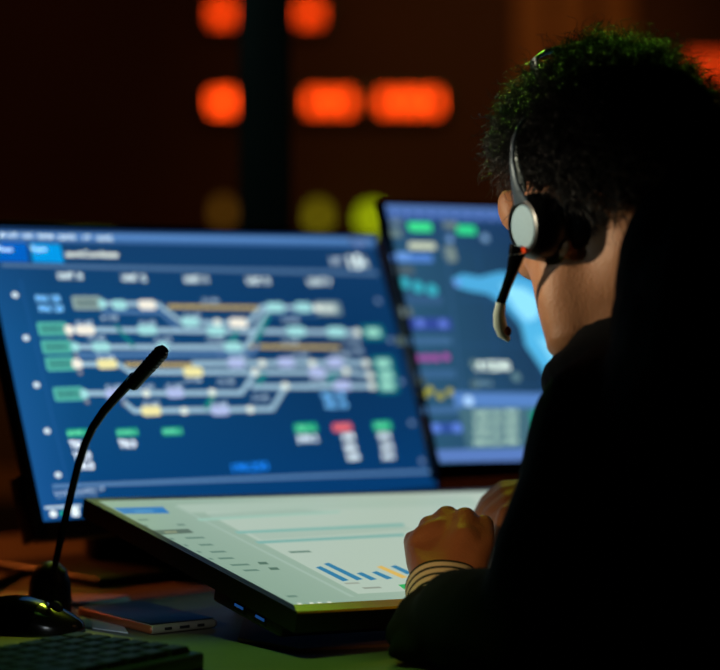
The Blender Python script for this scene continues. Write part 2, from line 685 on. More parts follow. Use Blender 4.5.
for i, (x, y) in enumerate(((70, 276), (134, 278), (196, 279.5), (258, 281), (319, 282))):
    s.text('UNIT %d' % (13 - i if i else 10), x, y, 22, 7, LT, 1.5)
for x, y in ((15, 295), (26, 338), (36.5, 385), (47, 431), (58, 475)):
    s.dot(x, y, 5.5, (215, 232, 240), 1.1)
for x, y in ((378, 301), (390, 340), (401, 382), (411.5, 423), (422, 461)):
    s.dot(x, y, 5, (120, 150, 190), .8)
s.line([(20, 280), (67, 480)], .9, (36, 96, 160))
for x, y in ((48, 298.5), (51, 308.5)):
    s.text('PAS 120', x, y, 21, 6.5, (120, 190, 245), 1.5)
# hatched platforms
for x0, y0, x1, y1 in ((168, 306.5, 258, 308), (250, 346.5, 340, 347.5), (125, 364.5, 193, 365)):
    s.line([(x0, y0), (x1, y1)], 5.2, (84, 84, 70))
    nn = int((x1 - x0) / 4.2)
    for i in range(nn):
        t = (i + .5) / nn
        s.rect(x0 + (x1 - x0) * t, y0 + (y1 - y0) * t, 2.2, 3.6, (200, 176, 108), 1.4)
# tracks
s.line([(103, 312), (160, 312.5), (178, 328)], 3.4, TR2)
s.line([(102, 303.5), (158, 304.5), (181, 322), (247, 324), (262, 307), (322, 308.5)], 4.6, TR)
s.line([(268, 315.5), (318, 316)], 2.4, (50, 96, 146))
s.line([(72, 329.5), (356, 332.5)], 5.0, TR)
s.line([(74, 347), (246, 347.5), (268, 309)], 5.0, TR)
s.line([(76, 355.5), (252, 354), (258, 345)], 4.0, TR2)
s.line([(116, 326), (133, 346)], 4, (20, 130, 130))
s.line([(268, 316), (256, 340)], 5, (20, 130, 130))
s.line([(236, 332), (230, 345)], 5, (20, 130, 130))
s.line([(79, 364), (119, 364.5), (130, 372), (350, 372.5), (370, 375)], 5.0, TR)
s.line([(193, 363.5), (364, 363)], 5.0, TR)
s.line([(85, 393.5), (241, 393), (256, 372)], 5.0, TR)
s.line([(124, 402), (134, 411), (272, 409), (286, 386)], 5.0, TR)
s.line([(252, 387), (368, 386)], 5.0, TR)
s.line([(214, 393), (206, 408)], 5, (20, 130, 120))
s.line([(264, 374), (258, 384)], 5, (20, 130, 130))
s.line([(336, 374), (328, 382)], 5, (20, 130, 130))
# chips
for x, y, c in ((87, 303, (150, 176, 172)), (52.5, 329, GR), (56.5, 347, GR), (60.5, 364, GR), (68.5, 394, GR)):
    s.rect(x, y, 26, 13.5, c, 1.0, .35)
    s.rect(x, y, 22, 10, tuple(v * .93 for v in c), .8, .3)
    s.text('NUMBER %d' % (x % 7 + 1), x, y, 18, 3.6, (30, 70, 90))
s.rect(328, 308.5, 25, 13.5, (120, 150, 160), .9, .4); s.rect(328, 308.5, 15, 8, (200, 215, 210), 1.0, .5)
for x, y in ((372, 332.5), (382, 363.5), (385, 375.5), (386, 386)):
    s.rect(x + 1, y, 22, 15, (16, 120, 130), .9, .5)
for x, y in ((372, 332.5), (382, 363.5), (385, 375.5), (386, 386)):
    s.rect(x + 1, y, 14, 8, (150, 214, 196), 1.1, .6)
# trains and signals
for x, y, w, c in ((119, 305, 13, CY), (147, 305, 16, WH), (69, 330, 8, WH), (85, 330, 17, WH), (147, 330, 17, CY), (101, 347, 16, CY),
                   (190, 322, 16, CY), (238, 323, 17, WH), (216, 331, 17, CY), (233, 347, 17, CY), (275, 307.5, 17, CY), (303, 307.5, 16, CY),
                   (296, 331.5, 18, CY), (336, 332, 18, CY), (163, 347, 9, CY), (193, 372, 18, YE), (107, 364, 18, YE), (236, 363, 16, PU), (286, 362.5, 16, PU),
                   (335, 362.5, 16, PU), (317, 372.5, 16, PU), (342, 385.5, 17, PU), (114, 394, 16, PU), (175, 393, 16, PU), (151, 411, 18, YE),
                   (220, 410.5, 17, PU), (77, 364, 9, WH), (75, 347, 7, CY), (84, 394, 7, CY), (102, 304, 7, CY)):
    s.rect(x, y, w, 9.5, c, 1.05, .8)
for x, y in ((217, 322.5), (357, 332.5), (317, 308), (262, 363.5), (312, 363.5), (366, 363.5), (346, 371.5), (370, 375.5), (372, 386), (146, 393.5), (212, 392.5), (184, 411), (250, 409.5), (255, 372), (285, 386)):
    s.dot(x, y, 7, (226, 236, 226), 1.1)
for x, y in ((70, 338), (76, 356), (80, 373), (87, 402), (124, 404)):
    s.dot(x, y, 4, (150, 150, 160), .9)
for x, y in ((109, 318), (210, 301), (84, 323), (147, 323), (192, 316), (215, 340), (163, 340), (96, 338), (105, 357), (290, 320), (290, 342), (352, 341), (355, 351),
             (114, 387), (145, 387), (174, 386), (226, 382), (260, 398), (151, 404), (219, 404), (193, 380), (300, 356), (238, 357), (340, 355), (318, 380)):
    s.text('0148', x, y, 15, 4.5, (150, 172, 186), 1.2)
for x in (150, 220, 300):
    s.dot(x, 355.5, 3, (120, 150, 200))
# lower tables
GN = (40, 196, 140)
for x, y, w in ((77, 433, 19), (127, 432.5, 20), (172, 431.5, 19)):
    s.rect(x, y, w, 8, (16, 150, 120), 1.0, .5)
    s.text('KMS.1', x, y, w - 3, 4.5, (120, 230, 180))
for x, y in ((78, 444.5), (82, 456), (85, 466), (127, 444)):
    s.text('TRI.0', x, y, 15, 7.5, (232, 240, 242), 1.5)
s.rect(305.5, 428, 23, 9.5, (16, 165, 120), 1.0, .7); s.text('2061.1', 305, 428, 18, 5, (120, 220, 170))
s.text('308.2', 307, 438.5, 20, 7, (200, 216, 222), 1.6)
s.rect(342, 427.5, 19, 8, (214, 80, 96), 1.0, .6); s.text('LATE', 342, 427.5, 14, 4, (240, 150, 150))
s.rect(382, 426, 19, 9, (16, 170, 120), 1.0, .6); s.text('ORD.2', 382, 426, 15, 5, (120, 230, 180))
for x, y in ((348, 437), (350, 447.5), (353, 457)):
    s.text('SEB', x, y, 12, 5.6, (220, 234, 234), 1.7)
for x, y in ((384, 436), (387, 446.5), (388, 456)):
    s.text('502', x, y, 12, 5.6, (220, 234, 234), 1.7)
for x, y in ((333, 396), (336, 405)):
    s.text('PAS 118', x, y, 21, 7, (110, 180, 235), 1.5)
s.text('190:250', 250, 467, 34, 8, (20, 110, 210), 1.6)
s.line([(53, 486.5), (430, 471.5)], 3.6, (92, 134, 180))
s.text('Local.timetable 19', 79, 491, 44, 4, (150, 170, 190), 1.3)
s.text('timetable log', 76, 496, 36, 3.4, (110, 140, 170), 1.2)
s.line([(45, 508), (80, 506)], 2.4, (190, 214, 228), 1.1)
s.dot(53, 514, 6.5, (225, 238, 240), 1.2); s.dot(62, 513.5, 4, (40, 190, 150)); s.rect(75, 512, 7, 9, (225, 238, 240), 1.2, .5)
s.build('display', screen_mat('blue display', 1.0), monA)

# ---- monitor B: rear dashboard
aB, uB = frame_axes(32.75, 21.6, -.54)
OB = CAM + V((0.09528, 2.56539, -0.21176))
WB, HB = .598, .336
monB = thing('monitor', (.35, 2.8, DESK), 'rear monitor half hidden by the person, showing a pale blue world map and coloured lists', 'monitor')
nB, cB = monitor_body(monB, OB, aB, uB, WB, HB, .006, .016, .016)
stand(monB, cB, nB, .016, .03, .12)
s = Screen(OB, aB, uB)


def colB(x, y):
    b = mix((44, 88, 118), (28, 60, 92), x * 3.2)
    if y > .8:
        b = mix(b, (30, 60, 110), (y - .8) * 3)
    return b


s.grid(WB, HB, colB, 20, 14)
s.pix([(385, 204), (560, 209), (560, 216), (387, 212)], (84, 120, 184))
s.pix([(386, 211), (560, 216), (560, 223), (388, 219)], (60, 96, 160))
for x in range(395, 530, 12):
    s.dot(x, 214 + (x - 395) * .04, 4, (110, 140, 215), 1.1)
s.rect(420, 227, 24, 9, (60, 220, 140), 1.15, .6); s.rect(466, 230, 20, 9, (50, 215, 140), 1.1, .6); s.dot(450, 239, 7, (120, 160, 210)); s.dot(485, 238, 8, (120, 160, 200))
s.rect(422, 246, 28, 7, (205, 216, 190), 1.0, .8); s.rect(395, 233, 14, 9, (110, 136, 140), .9, .6); s.rect(450, 254, 12, 16, (130, 150, 146), .9, .5)
s.rect(396, 222, 12, 7, (96, 120, 140)); s.rect(450, 225, 14, 7, (110, 130, 130))
s.rect(412, 258, 42, 8, (84, 134, 214), 1.0, .4); s.rect(403, 256, 14, 7, (110, 160, 230), 1.0, .4)
for x, y in ((404, 283), (418, 287), (432, 290)):
    s.dot(x, y, 12, (60, 180, 200), .9)
s.rect(404, 270, 20, 8, (90, 110, 120), .8); s.rect(424, 300, 38, 9, (54, 92, 132)); s.rect(406, 312, 12, 10, (110, 128, 130), .8)
s.rect(430, 324, 44, 12, (58, 84, 172), .8, .4)
for x, y in ((420, 323), (443, 324)):
    s.dot(x, y, 9, (96, 124, 216), 1.0)
s.rect(430, 341, 44, 8, (64, 106, 148))
for x in (418, 427, 436, 446):
    s.dot(x, 359 - (x % 3), 8, (170, 86, 170), .9)
s.rect(436, 374, 40, 9, (58, 100, 142))
for x, y in ((425, 394), (430, 390), (440, 396), (450, 392)):
    s.dot(x, y, 8, (166, 166, 70), .9)
s.rect(442, 410, 40, 7, (66, 108, 156))
s.rect(446, 428, 34, 10, (56, 92, 176), .8, .4)
for x in (436, 457):
    s.dot(x, 428, 10, (92, 130, 220), 1.0)
s.rect(400, 341, 10, 9, (90, 110, 110), .7); s.rect(421, 381, 8, 8, (90, 110, 110), .7)
# panel edges and grid of the map area
s.line([(443, 226), (470, 462)], 1.4, (60, 104, 150), .8)
for y in (300, 345, 385):
    s.line([(460, y), (600, y + 2)], .8, (40, 84, 130))
for x in (490, 530):
    s.line([(x - 14, 250), (x + 14, 392)], .8, (40, 84, 130))
# map
MP = (112, 206, 244)
s.pix([(452, 279), (462, 274), (480, 277), (500, 272), (524, 276), (560, 290), (556, 316), (540, 330), (528, 334), (518, 322), (504, 306), (488, 294), (470, 291), (456, 287)], (80, 176, 228), 1.0)
s.pix([(500, 284), (524, 288), (542, 300), (538, 318), (526, 322), (514, 308)], (140, 220, 250), 1.15)
s.pix([(520, 322), (552, 322), (574, 340), (590, 370), (582, 420), (560, 398), (540, 366), (526, 346)], (84, 184, 232), 1.05)
s.pix([(536, 336), (552, 342), (564, 362), (554, 366)], (130, 214, 248), 1.1)
s.dot(457, 283, 7, (110, 160, 240))
s.text('19.72540', 492, 366, 36, 9, (205, 220, 206), 2.0); s.dot(474, 364, 8, (120, 150, 150), .8); s.dot(474, 384, 8, (90, 120, 130), .8); s.dot(516, 377, 9, (110, 150, 160), .8)
s.text('2016', 484, 383, 16, 5, (110, 140, 150), 1.3)
s.pix([(452, 392), (600, 394), (602, 408), (455, 407)], (88, 134, 200))
s.dot(468.5, 401, 10, (170, 210, 250), 1.15)
s.pix([(458, 408), (600, 408), (606, 446), (467, 449)], (70, 110, 126))
for r_ in range(4):
    s.text('0348 2216 7804', 496, 413 + r_ * 9.5, 46, 6, (170, 200, 180), 1.3)
s.rect(545, 428, 26, 34, (30, 150, 130))
s.pix([(436, 450), (600, 446), (604, 460), (440, 462)], (92, 128, 196))
for y0, y1, c in ((.325, .336, (84, 114, 188)), (.317, .325, (60, 96, 150)), (.066, .080, (88, 134, 200)), (0.004, .018, (92, 128, 196))):
    s.poly([(.22, y0), (WB, y0), (WB, y1), (.22, y1)], c)
s.poly([(.30, .14), (.36, .12), (.42, .17), (.50, .19), (.54, .26), (.46, .29), (.36, .28), (.31, .22)], (84, 180, 230))
s.poly([(.47, .10), (.53, .10), (.54, .14), (.49, .15)], (84, 180, 230))
for i_ in range(4):
    s.poly([(.30, .024 + i_ * .010), (.56, .024 + i_ * .010), (.56, .029 + i_ * .010), (.30, .029 + i_ * .010)], (110, 150, 140))
s.build('display', screen_mat('dashboard display', 1.0), monB)

# ---- display L: low reclined touch display
OL = P(295, 606, 1.92)
yl = 38
tl_dir_ratio = -math.sin(R(yl)) / math.cos(R(yl))
k = (97 - 360) / F * 1.0
# walk the sight line of the far-left corner until it meets the left-edge direction
best = None
for i in range(400):
    d = 2.0 + i * .001
    p = P(97, 501, d)
    e = abs((p.x - OL.x) - tl_dir_ratio * (p.y - OL.y))
    if best is None or e < best[0]:
        best = (e, p)
TL = best[1]
best = None
ya = 32
for i in range(600):
    d = 1.93 + i * .0005
    p = P(405, 600, d)
    e = abs((p.y - OL.y) - math.tan(R(ya)) * (p.x - OL.x))
    if best is None or e < best[0]:
        best = (e, p)
NR = best[1]
uL = (TL - OL)
HL = uL.length
uL.normalize()
aL = (NR - OL).normalized()
nL = aL.cross(uL).normalized()
WL = .56
FR = None
# far edge direction: sight line through its visible right end meets the panel plane
r_ = ray(470, 491.5)
FRp = CAM + r_ * ((OL - CAM).dot(nL) / r_.dot(nL))
fdir = (FRp - TL).normalized()
print('L', OL[:], TL[:], 'H', HL, 'near', aL[:], 'far', fdir[:], 'ang', math.degrees(aL.angle(uL)), math.degrees(aL.angle(fdir)))
disL = thing('touch_display', (.15, 2.1, DESK), 'low reclined black touch display with a pale report on screen, under the hands', 'display')
BR = OL + aL * WL
TRc = TL + fdir * WL


def slab(pts, n, top, bot, mb, bev=0):
    vs = [p + n * top for p in pts] + [p + n * bot for p in pts]
    k = len(pts)
    mb.add(vs, [tuple(range(k)), tuple(range(2 * k - 1, k - 1, -1))] + [(i, k + i, k + (i + 1) % k, (i + 1) % k) for i in range(k)])


def quad_grow(pts, g):
    c = sum(pts, V()) / len(pts)
    out = []
    for i, p in enumerate(pts):
        e1 = (pts[i - 1] - p).normalized()
        e2 = (pts[(i + 1) % len(pts)] - p).normalized()
        out.append(p - (e1 + e2) * g / max(.3, abs(math.sin(e1.angle(e2)))))
    return out


QL = [OL, BR, TRc, TL]
outer = quad_grow(QL, .0095)
outer[0] -= uL * .008
outer[1] -= uL * .008
mb = MB()
for i in (1, 2, 3):
    j = (i + 1) % 4
    vs = [QL[i], QL[j], outer[j], outer[i]]
    slab([vs[0], vs[3], vs[2], vs[1]], nL, .0004, -.019, mb)
slab([QL[0], outer[0], outer[1], QL[1]], nL, -.0016, -.019, mb)
mb.build('bezel', M['bezel'], disL, smooth=False)
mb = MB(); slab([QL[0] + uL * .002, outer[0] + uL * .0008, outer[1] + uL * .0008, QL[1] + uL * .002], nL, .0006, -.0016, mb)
mb.build('front_reflection', mat('painted yellow reflection', (240, 205, 10), .4, metal=.0), disL, smooth=False)  # yellow reflection along the front bezel, put into the base colour
mb = MB(); slab(quad_grow(QL, .0075), nL, -.002, -.0195, mb); mb.build('back_shell', M['black_plastic'], disL, smooth=False)
# thicker electronics box beneath with two USB sockets on its left end
b0 = OL + uL * .012 - nL * .017
mb = MB(); mb.box(b0 + aL * .20 + uL * .055 - nL * .0095, aL * .203, uL * .055, nL * .0075, bev=.003); mb.build('port_box', M['black_plastic'], disL)
lp = -aL
for i, t in enumerate((.032, .066)):
    c = b0 + uL * t - nL * .0095 - aL * .0002
    f = MB(); f.box(c, aL * .0035, uL * .0095, nL * .0042, bev=.0006)
    fo = f.build('usb_socket', M['metal_black'], disL)
    g = MB(); g.box(c - aL * .0034 + nL * .001, aL * .0006, uL * .0068, nL * .0012); g.build('socket_tongue', M['usb_blue'], fo)
# rear prop legs and grey base plate on the desk
for t in (.2, .8):
    p = OL + aL * WL * t + uL * HL * .72 - nL * .02
    mb = MB()
    mb.tube([p, V((p.x - nL.x * .02, p.y + .01, DESK + .006))], .009)
    mb.build('prop_leg', M['black_plastic'], disL)
bp = [on_z(300, 652, DESK), on_z(238, 641, DESK), on_z(250, 600, DESK), on_z(460, 600, DESK), on_z(520, 640, DESK)]
mb = MB(); slab(bp[::-1], V((0, 0, 1)), .003, .0002, mb); mb.build('base_plate', mat('grey base plate', (120, 90, 70), .7), disL, smooth=False)

s = Screen(OL, aL, uL)
s.n = nL


def quadpt(x, y):
    return (OL.lerp(BR, x)).lerp(TL.lerp(TRc, x), y)


nx, ny = 20, 14
o = len(s.v)
for j in range(ny + 1):
    for i in range(nx + 1):
        s.v.append(quadpt(i / nx, j / ny) + nL * .0001)


def colL(x, y):
    b = mix((136, 164, 144), (166, 186, 170), x * 2.2)
    b = mix(b, (190, 200, 186), max(0, x - .25) * 1.6)
    b = mix(b, (140, 168, 146), max(0, y - .8) * 1.5)
    return b


for j in range(ny):
    for i in range(nx):
        b = o + j * (nx + 1) + i
        s.f.append((b, b + 1, b + nx + 2, b + nx + 1))
        s.c.append([lin(colL((i + di) / nx, (j + dj) / ny)) for di, dj in ((0, 0), (1, 0), (1, 1), (0, 1))])
# page panel
s.pix([(196, 508), (470, 500), (520, 560), (412, 591), (358, 594), (247, 535)], (174, 192, 176))
s.pix([(176, 505), (470, 497), (480, 505), (190, 513)], (166, 187, 170))
s.pix([(247, 532), (262, 540), (412, 530), (400, 523)], (163, 184, 168))
s.pix([(206, 514), (300, 509), (330, 512), (216, 520)], (156, 180, 163))
# darker edge of side column
s.pix([(174, 506), (177, 506), (355, 597), (350, 597)], (156, 180, 164))
s.pix([(113, 508), (163, 507), (170, 513.5), (124, 514)], (28, 112, 178))
s.pix([(133, 510.5), (152, 510), (155, 512), (136, 512.5)], (70, 140, 190))
s.pix([(152, 530.5), (188, 529), (194, 533), (160, 535)], (84, 104, 88)); s.pix([(163, 531.5), (176, 531), (178, 533), (166, 533.5)], (130, 140, 110))
for x, y, w in ((143, 520, 12), (181, 525, 9), (146, 526, 4), (172, 539, 4), (195, 538, 22), (186, 545.5, 4), (206, 545, 16), (199, 552, 4), (218, 552, 18), (211, 559, 4), (226, 558.5, 18),
                (240, 565, 22), (251, 570.5, 18), (292, 596.5, 12), (300, 552, 26)):
    s.rect(x, y, w * .8, 1.5, (98, 128, 112))
for x, y in ((263, 563.5), (274, 569)):
    s.pix([(x - 6, y - 1.2), (x + 3, y - 1.5), (x + 6, y + 1), (x - 3, y + 1.3)], (80, 110, 92))
s.pix([(234, 531.5), (238, 534), (404, 526.5), (404, 523.5)], (126, 176, 164))
s.pix([(254, 541.5), (259, 544), (404, 536.5), (404, 533.5)], (122, 172, 162))
s.pix([(196, 519), (200, 521), (340, 513), (340, 511)], (150, 190, 172))
BL_ = (42, 120, 158)
for (x0, y0), (x1, y1), c in (((318, 567), (346, 581), BL_), ((326, 563.5), (360, 580), BL_), ((359, 573), (374, 580), BL_), ((374, 572), (390, 579), BL_), ((379, 566.5), (405, 578), (214, 176, 84)), ((393, 566), (410, 574), BL_),
                              ((420, 560), (440, 570), BL_), ((440, 556), (464, 568), (214, 176, 84))):
    s.pix([(x0 - 2.5, y0 + .6), (x0 + 2.5, y0 - .6), (x1 + 3, y1 - .6), (x1 - 3, y1 + .6)], c)
s.pix([(398, 585), (408, 584), (412, 588), (404, 589.5)], (40, 168, 88))
s.rect(372, 588, 18, 1.3, (140, 150, 136)); s.rect(352, 583.5, 14, 1.2, (150, 160, 146))
for x in (300, 312, 320, 330):
    s.rect(x, 604.5 - (x - 295) * .05, 4, 1.2, (236, 240, 220))
s.build('display', screen_mat('report display', 1.0), disL)

# ================================================================== MICROPHONE (gooseneck)
mc = P(50, 600, 2.135); mc.z = DESK
mic = thing('gooseneck_microphone', mc, 'thin black gooseneck microphone standing at the left in front of the blue monitor', 'microphone')
mb = MB()
mb.lathe(mc, (0, 0, 1), [(.001, 0), (.019, 0), (.0205, .004), (.0215, .018), (.0205, .035), (.0165, .048), (.009, .0555), (.001, .057)])
mb.build('base', M['black_plastic'], mic)
pts = [(51, 582), (57, 556), (64, 524), (72, 490), (78, 466), (85, 444), (93, 427), (104, 411), (117, 396), (129, 383), (134, 377)]
mb = MB(); mb.tube([P(x, y, 2.135 - i * .0095) for i, (x, y) in enumerate(pts)], [.0032, .0034, .0036, .0038, .0039, .004, .0042, .0044, .0047, .005, .005], n=16)
mb.build('gooseneck', M['metal_black'], mic)
a_, b_ = P(131, 386, 2.04), P(163, 350.5, 2.022)
mb = MB()
dd = (b_ - a_).normalized()
L_ = (b_ - a_).length
mb.lathe(a_, dd, [(.001, 0), (.0058, 0), (.0068, .002), (.007, .008), (.0072, L_ - .006), (.0068, L_ - .001), (.0055, L_ + .001), (.001, L_ + .001)])
for i in range(5):
    mb.lathe(a_ + dd * (L_ * .55 + i * .0045), dd, [(.0072, 0), (.0076, .0006), (.0076, .0014), (.0072, .002)])
mb.build('capsule', M['metal_black'], mic)
mb = MB(); mb.lathe(a_ + dd * (L_ + .0012), dd, [(.001, 0), (.0052, 0), (.0048, .0012), (.001, .0014)]); mb.build('grille', M['gloss_black'], mic)
mb = MB(); q0 = mc + V((.0115, -.008, .0485)); mb.ell(q0, (.0052, .001, -.0015), (0, .003, .002), (0, -.001, .0015)); mb.build('base_glint', mat('painted green glint', (120, 140, 60), .2), mic)  # green highlight on the base dome, modelled as a small coloured bump

# ================================================================== KEYBOARD
C1 = on_z(205, 651, DESK + .016)
C2 = on_z(61, 634, DESK + .014)
ks = (C2 - C1)
KS = ks.length
ks.normalize()
kl = V((-.64, -.77, 0))
kl = (kl - ks * kl.dot(ks))
kl.z = 0
kl.normalize()
ks.z = 0
ks.normalize()
KL = .44
KS = .15
kb = thing('keyboard', (C1 + kl * KL / 2 + ks * KS / 2).xy.to_3d() + V((0, 0, DESK)), 'black computer keyboard with a green sheen at the bottom left corner of the desk', 'keyboard')
kc = V(((C1 + kl * KL / 2 + ks * KS / 2).x, (C1 + kl * KL / 2 + ks * KS / 2).y, DESK + .0075))
mb = MB(); mb.box(kc, kl * KL / 2, ks * KS / 2, V((0, 0, .0075)), bev=.003)
mb.build('keyboard_case', mat('keyboard case', (30, 40, 24), .35), kb)
kme = None
nrow, ncol = 6, 16
for r_ in range(nrow):
    c0 = 0
    while c0 < ncol:
        wd = 1
        if r_ == 0 and 5 <= c0 <= 9:
            wd = 5 if c0 == 5 else 1
        pit_l, pit_s = (KL - .016) / ncol, (KS - .014) / nrow
        cc = V((C1.x, C1.y, 0)) + kl * (.008 + (c0 + wd / 2) * pit_l) + ks * (.007 + (r_ + .5) * pit_s)
        m2 = MB()
        hw, hs = pit_l * wd / 2 - .0013, pit_s / 2 - .0013
        z0 = DESK + .0152
        bot = [V((cc.x, cc.y, z0)) + kl * a * hw + ks * b * hs for a, b in ((-1, -1), (1, -1), (1, 1), (-1, 1))]
        mid = [V((cc.x, cc.y, z0 + .005)) + kl * a * (hw - .0016) + ks * b * (hs - .0016) for a, b in ((-1, -1), (1, -1), (1, 1), (-1, 1))]
        top = [V((cc.x, cc.y, z0 + .0056)) + kl * a * (hw - .003) + ks * b * (hs - .003) for a, b in ((-1, -1), (1, -1), (1, 1), (-1, 1))]
        m2.loft([bot, mid, top])
        m2.build('key', M['key'], kb, smooth=False)
        c0 += wd
# ================================================================== MOUSE
mo = on_z(34, 634, DESK)
mo = V((mo.x - .006, mo.y + .024, DESK))
ms = thing('computer_mouse', mo, 'glossy dark computer mouse behind the keyboard, lit yellow-green on its back', 'mouse')
ax = V((.93, -.36, 0)).normalized()
sd = V((-ax.y, ax.x, 0))


def mouse_rings(t0, t1, sc=1.0, lift=0.0, k=12, a0=0, a1=PI):
    rings = []
    for i in range(k + 1):
        t = t0 + (t1 - t0) * i / k
        x = (t - .5) * .112
        w = .031 * (max(0.0, 1 - abs(2 * t - 1) ** 2.6)) ** .5 * (1 - .12 * t) * sc + .0004
        h = (.036 * (max(0.0, math.sin(PI * (t * .86 + .10)))) ** .62 * (1 - .42 * t) + .002) * sc
        if t > .97 or t < .03:
            h *= .6
        ring = []
        for j in range(17):
            a = PI * j / 16
            ring.append(mo + ax * x + sd * w * math.cos(a) + V((0, 0, .001 + lift + h * math.sin(a) ** .8)))
        rings.append(ring)
    return rings


mb = MB(); mb.loft(mouse_rings(0.004, .62)); mb.build('shell', M['gloss_black'], ms)
mb = MB(); mb.loft(mouse_rings(.628, .996)); mb.build('button_plate', mat('mouse button', (30, 26, 16), .18, coat=.4), ms)
wz = mo + ax * .026 + V((0, 0, .0215))
mb = MB(); mb.lathe(wz - sd * .003, sd, [(.001, 0), (.0065, 0), (.0075, .001), (.0075, .005), (.0065, .006), (.001, .006)]); mb.build('scroll_wheel', M['rubber'], ms)

# ================================================================== PHONE
pc = on_z(150, 636, DESK)
pl = V((-.58, .815, 0)).normalized()
pw = V((pl.y, -pl.x, 0))
c = pc + pw * .038 + pl * .074
ph = thing('smartphone', (c.x, c.y, DESK), 'smartphone lying face up with silver end and copper long edge, near the tilted display', 'phone')
mb = MB(); mb.box(V((c.x, c.y, DESK + .0052)), pw * .0375, pl * .074, V((0, 0, .0045)), bev=.004)
ob = mb.build('frame', [M['phone_side'], M['phone_brown']], ph)
for p in ob.data.polygons:
    if abs(p.normal.dot(pw)) > .5:
        p.material_index = 1
mb = MB(); mb.box(V((c.x, c.y, DESK + .0099)), pw * .0345, pl * .071, V((0, 0, .0005)), bev=.0004); mb.build('screen', M['bezel'], ph)
for t, w in ((-.018, .004), (0, .0055), (.018, .004)):
    mb = MB(); mb.box(V((c.x, c.y, DESK + .0052)) - pl * .0738 + pw * t, pw * w, pl * .0006, V((0, 0, .0014)), bev=.0005); mb.build('port_slot', M['rubber'], ph)

# ================================================================== NOTEPADS / PAPER
q0, q1 = on_z(2, 606, DESK), on_z(132, 607, DESK)
e1 = (q1 - q0)
mb = MB()
q2, q3 = on_z(128, 599, DESK), on_z(0, 595, DESK)
slab([q0, q1, q2, q3][::-1], V((0, 0, 1)), .004, .0005, mb)
mb.build('notepad', M['paper'], origin=(q0 + q2) / 2, label='narrow pale notepad edge lying behind the gooseneck base', category='notepad', smooth=False)
mb = MB()
slab([on_z(84, 628, DESK), on_z(128, 634, DESK), on_z(112, 611, DESK), on_z(76, 611, DESK)][::-1], V((0, 0, 1)), .0016, .0003, mb)
mb.build('paper_sheet', M['paper'], origin=on_z(98, 620, DESK), label='small grey paper sheet between the mouse and the smartphone', category='paper', smooth=False)
# cable curling behind the microphone
mb = MB()
cp = [on_z(-40, 600, DESK + .005), on_z(-8, 586, DESK + .005), on_z(18, 573, DESK + .005), on_z(40, 567, DESK + .005)]
cp[-1] = on_z(30, 571, DESK + .005)
mb.tube(cp, .0045, n=10)
mb.build('cable', M['rubber'], origin=cp[2], label='black cable curving over the orange-lit desk behind the microphone base', category='cable')

exec_person = True
# ================================================================== PERSON
yaw, pit = R(33), R(25)
HF = V((-math.sin(yaw) * math.cos(pit), math.cos(yaw) * math.cos(pit), -math.sin(pit)))
HLf = V((-math.cos(yaw), -math.sin(yaw), 0))
HU = HF.cross(HLf) * -1
if HU.z < 0:
    HU = -HU
HC = P(611, 203, 1.95)


def H(f, l, u):
    return HC + HF * f + HLf * l + HU * u


hip = V((.37, 1.70, .56))
person = thing('person', (hip.x, hip.y, 0), 'person in a black jacket seen from behind, curly dark hair, leaning over the tilted display', 'person')
mb = MB()
# cranium, face, jaw
mb.ell(H(-.01, 0, .03), HF * .098, HLf * .078, HU * .088)
mb.ell(H(.028, 0, -.03), HF * .062, HLf * .066, HU * .085)
mb.ell(H(.045, 0, -.075), HF * .045, HLf * .046, HU * .04)
mb.ell(H(.078, 0, -.092), HF * .018, HLf * .022, HU * .018)
for sd_ in (-1, 1):
    mb.ell(H(.062, .040 * sd_, -.026), HF * .028, HLf * .028, HU * .02)          # cheekbone
    mb.ell(H(.082, .028 * sd_, .018), HF * .012, HLf * .026, HU * .009)           # brow
    mb.limb([H(.0, .062 * sd_, -.05), H(.03, .048 * sd_, -.085), H(.07, .02 * sd_, -.1)], [.016, .015, .014])
    mb.ell(H(-.008, .079 * sd_, -.018), HF * .018, HLf * .007, HU * .032)         # ear
    mb.ell(H(-.012, .079 * sd_, -.050), HF * .009, HLf * .006, HU * .010)         # lobe
mb.limb([H(.088, 0, .012), H(.104, 0, -.022), H(.110, 0, -.032)], [.008, .010, .012])
for sd_ in (-1, 1):
    mb.sph(H(.100, .011 * sd_, -.034), .007)
mb.limb([H(.088, -.018, -.060), H(.096, 0, -.058), H(.088, .018, -.060)], [.005, .0065, .005])
mb.limb([H(.086, -.016, -.069), H(.093, 0, -.069), H(.086, .016, -.069)], [.005, .007, .005])
# neck
NB = P(640, 372, 1.92)
mb.limb([P(572, 262, 1.935), P(585, 295, 1.93), P(600, 330, 1.925)], [.032, .034, .034])
for sd_ in (-1, 1):
    mb.ell(H(.078, .050 * sd_, .030), HF * .014, HLf * .011, HU * .022)
mb.limb([P(562, 256, 1.915), P(566, 290, 1.908), P(574, 330, 1.905)], [.026, .031, .03])
mb.limb([P(546, 255, 1.93), P(557, 285, 1.93), P(569, 310, 1.93), P(590, 335, 1.93)], [.0215, .0225, .0225, .024])
mb.limb([H(-.028, 0, -.055), P(613, 300, 1.925), P(620, 352, 1.92), NB], [.056, .054, .058, .07])
# torso
aS = V((.80, .60, 0))      # across the shoulders, to the person's right
fw = V((-.60, .80, 0))
sh_l = P(604, 424, 1.81)
sh_r = P(790, 415, 2.02)
chest = (NB + hip) / 2 + fw * .02 + V((0, 0, .06))


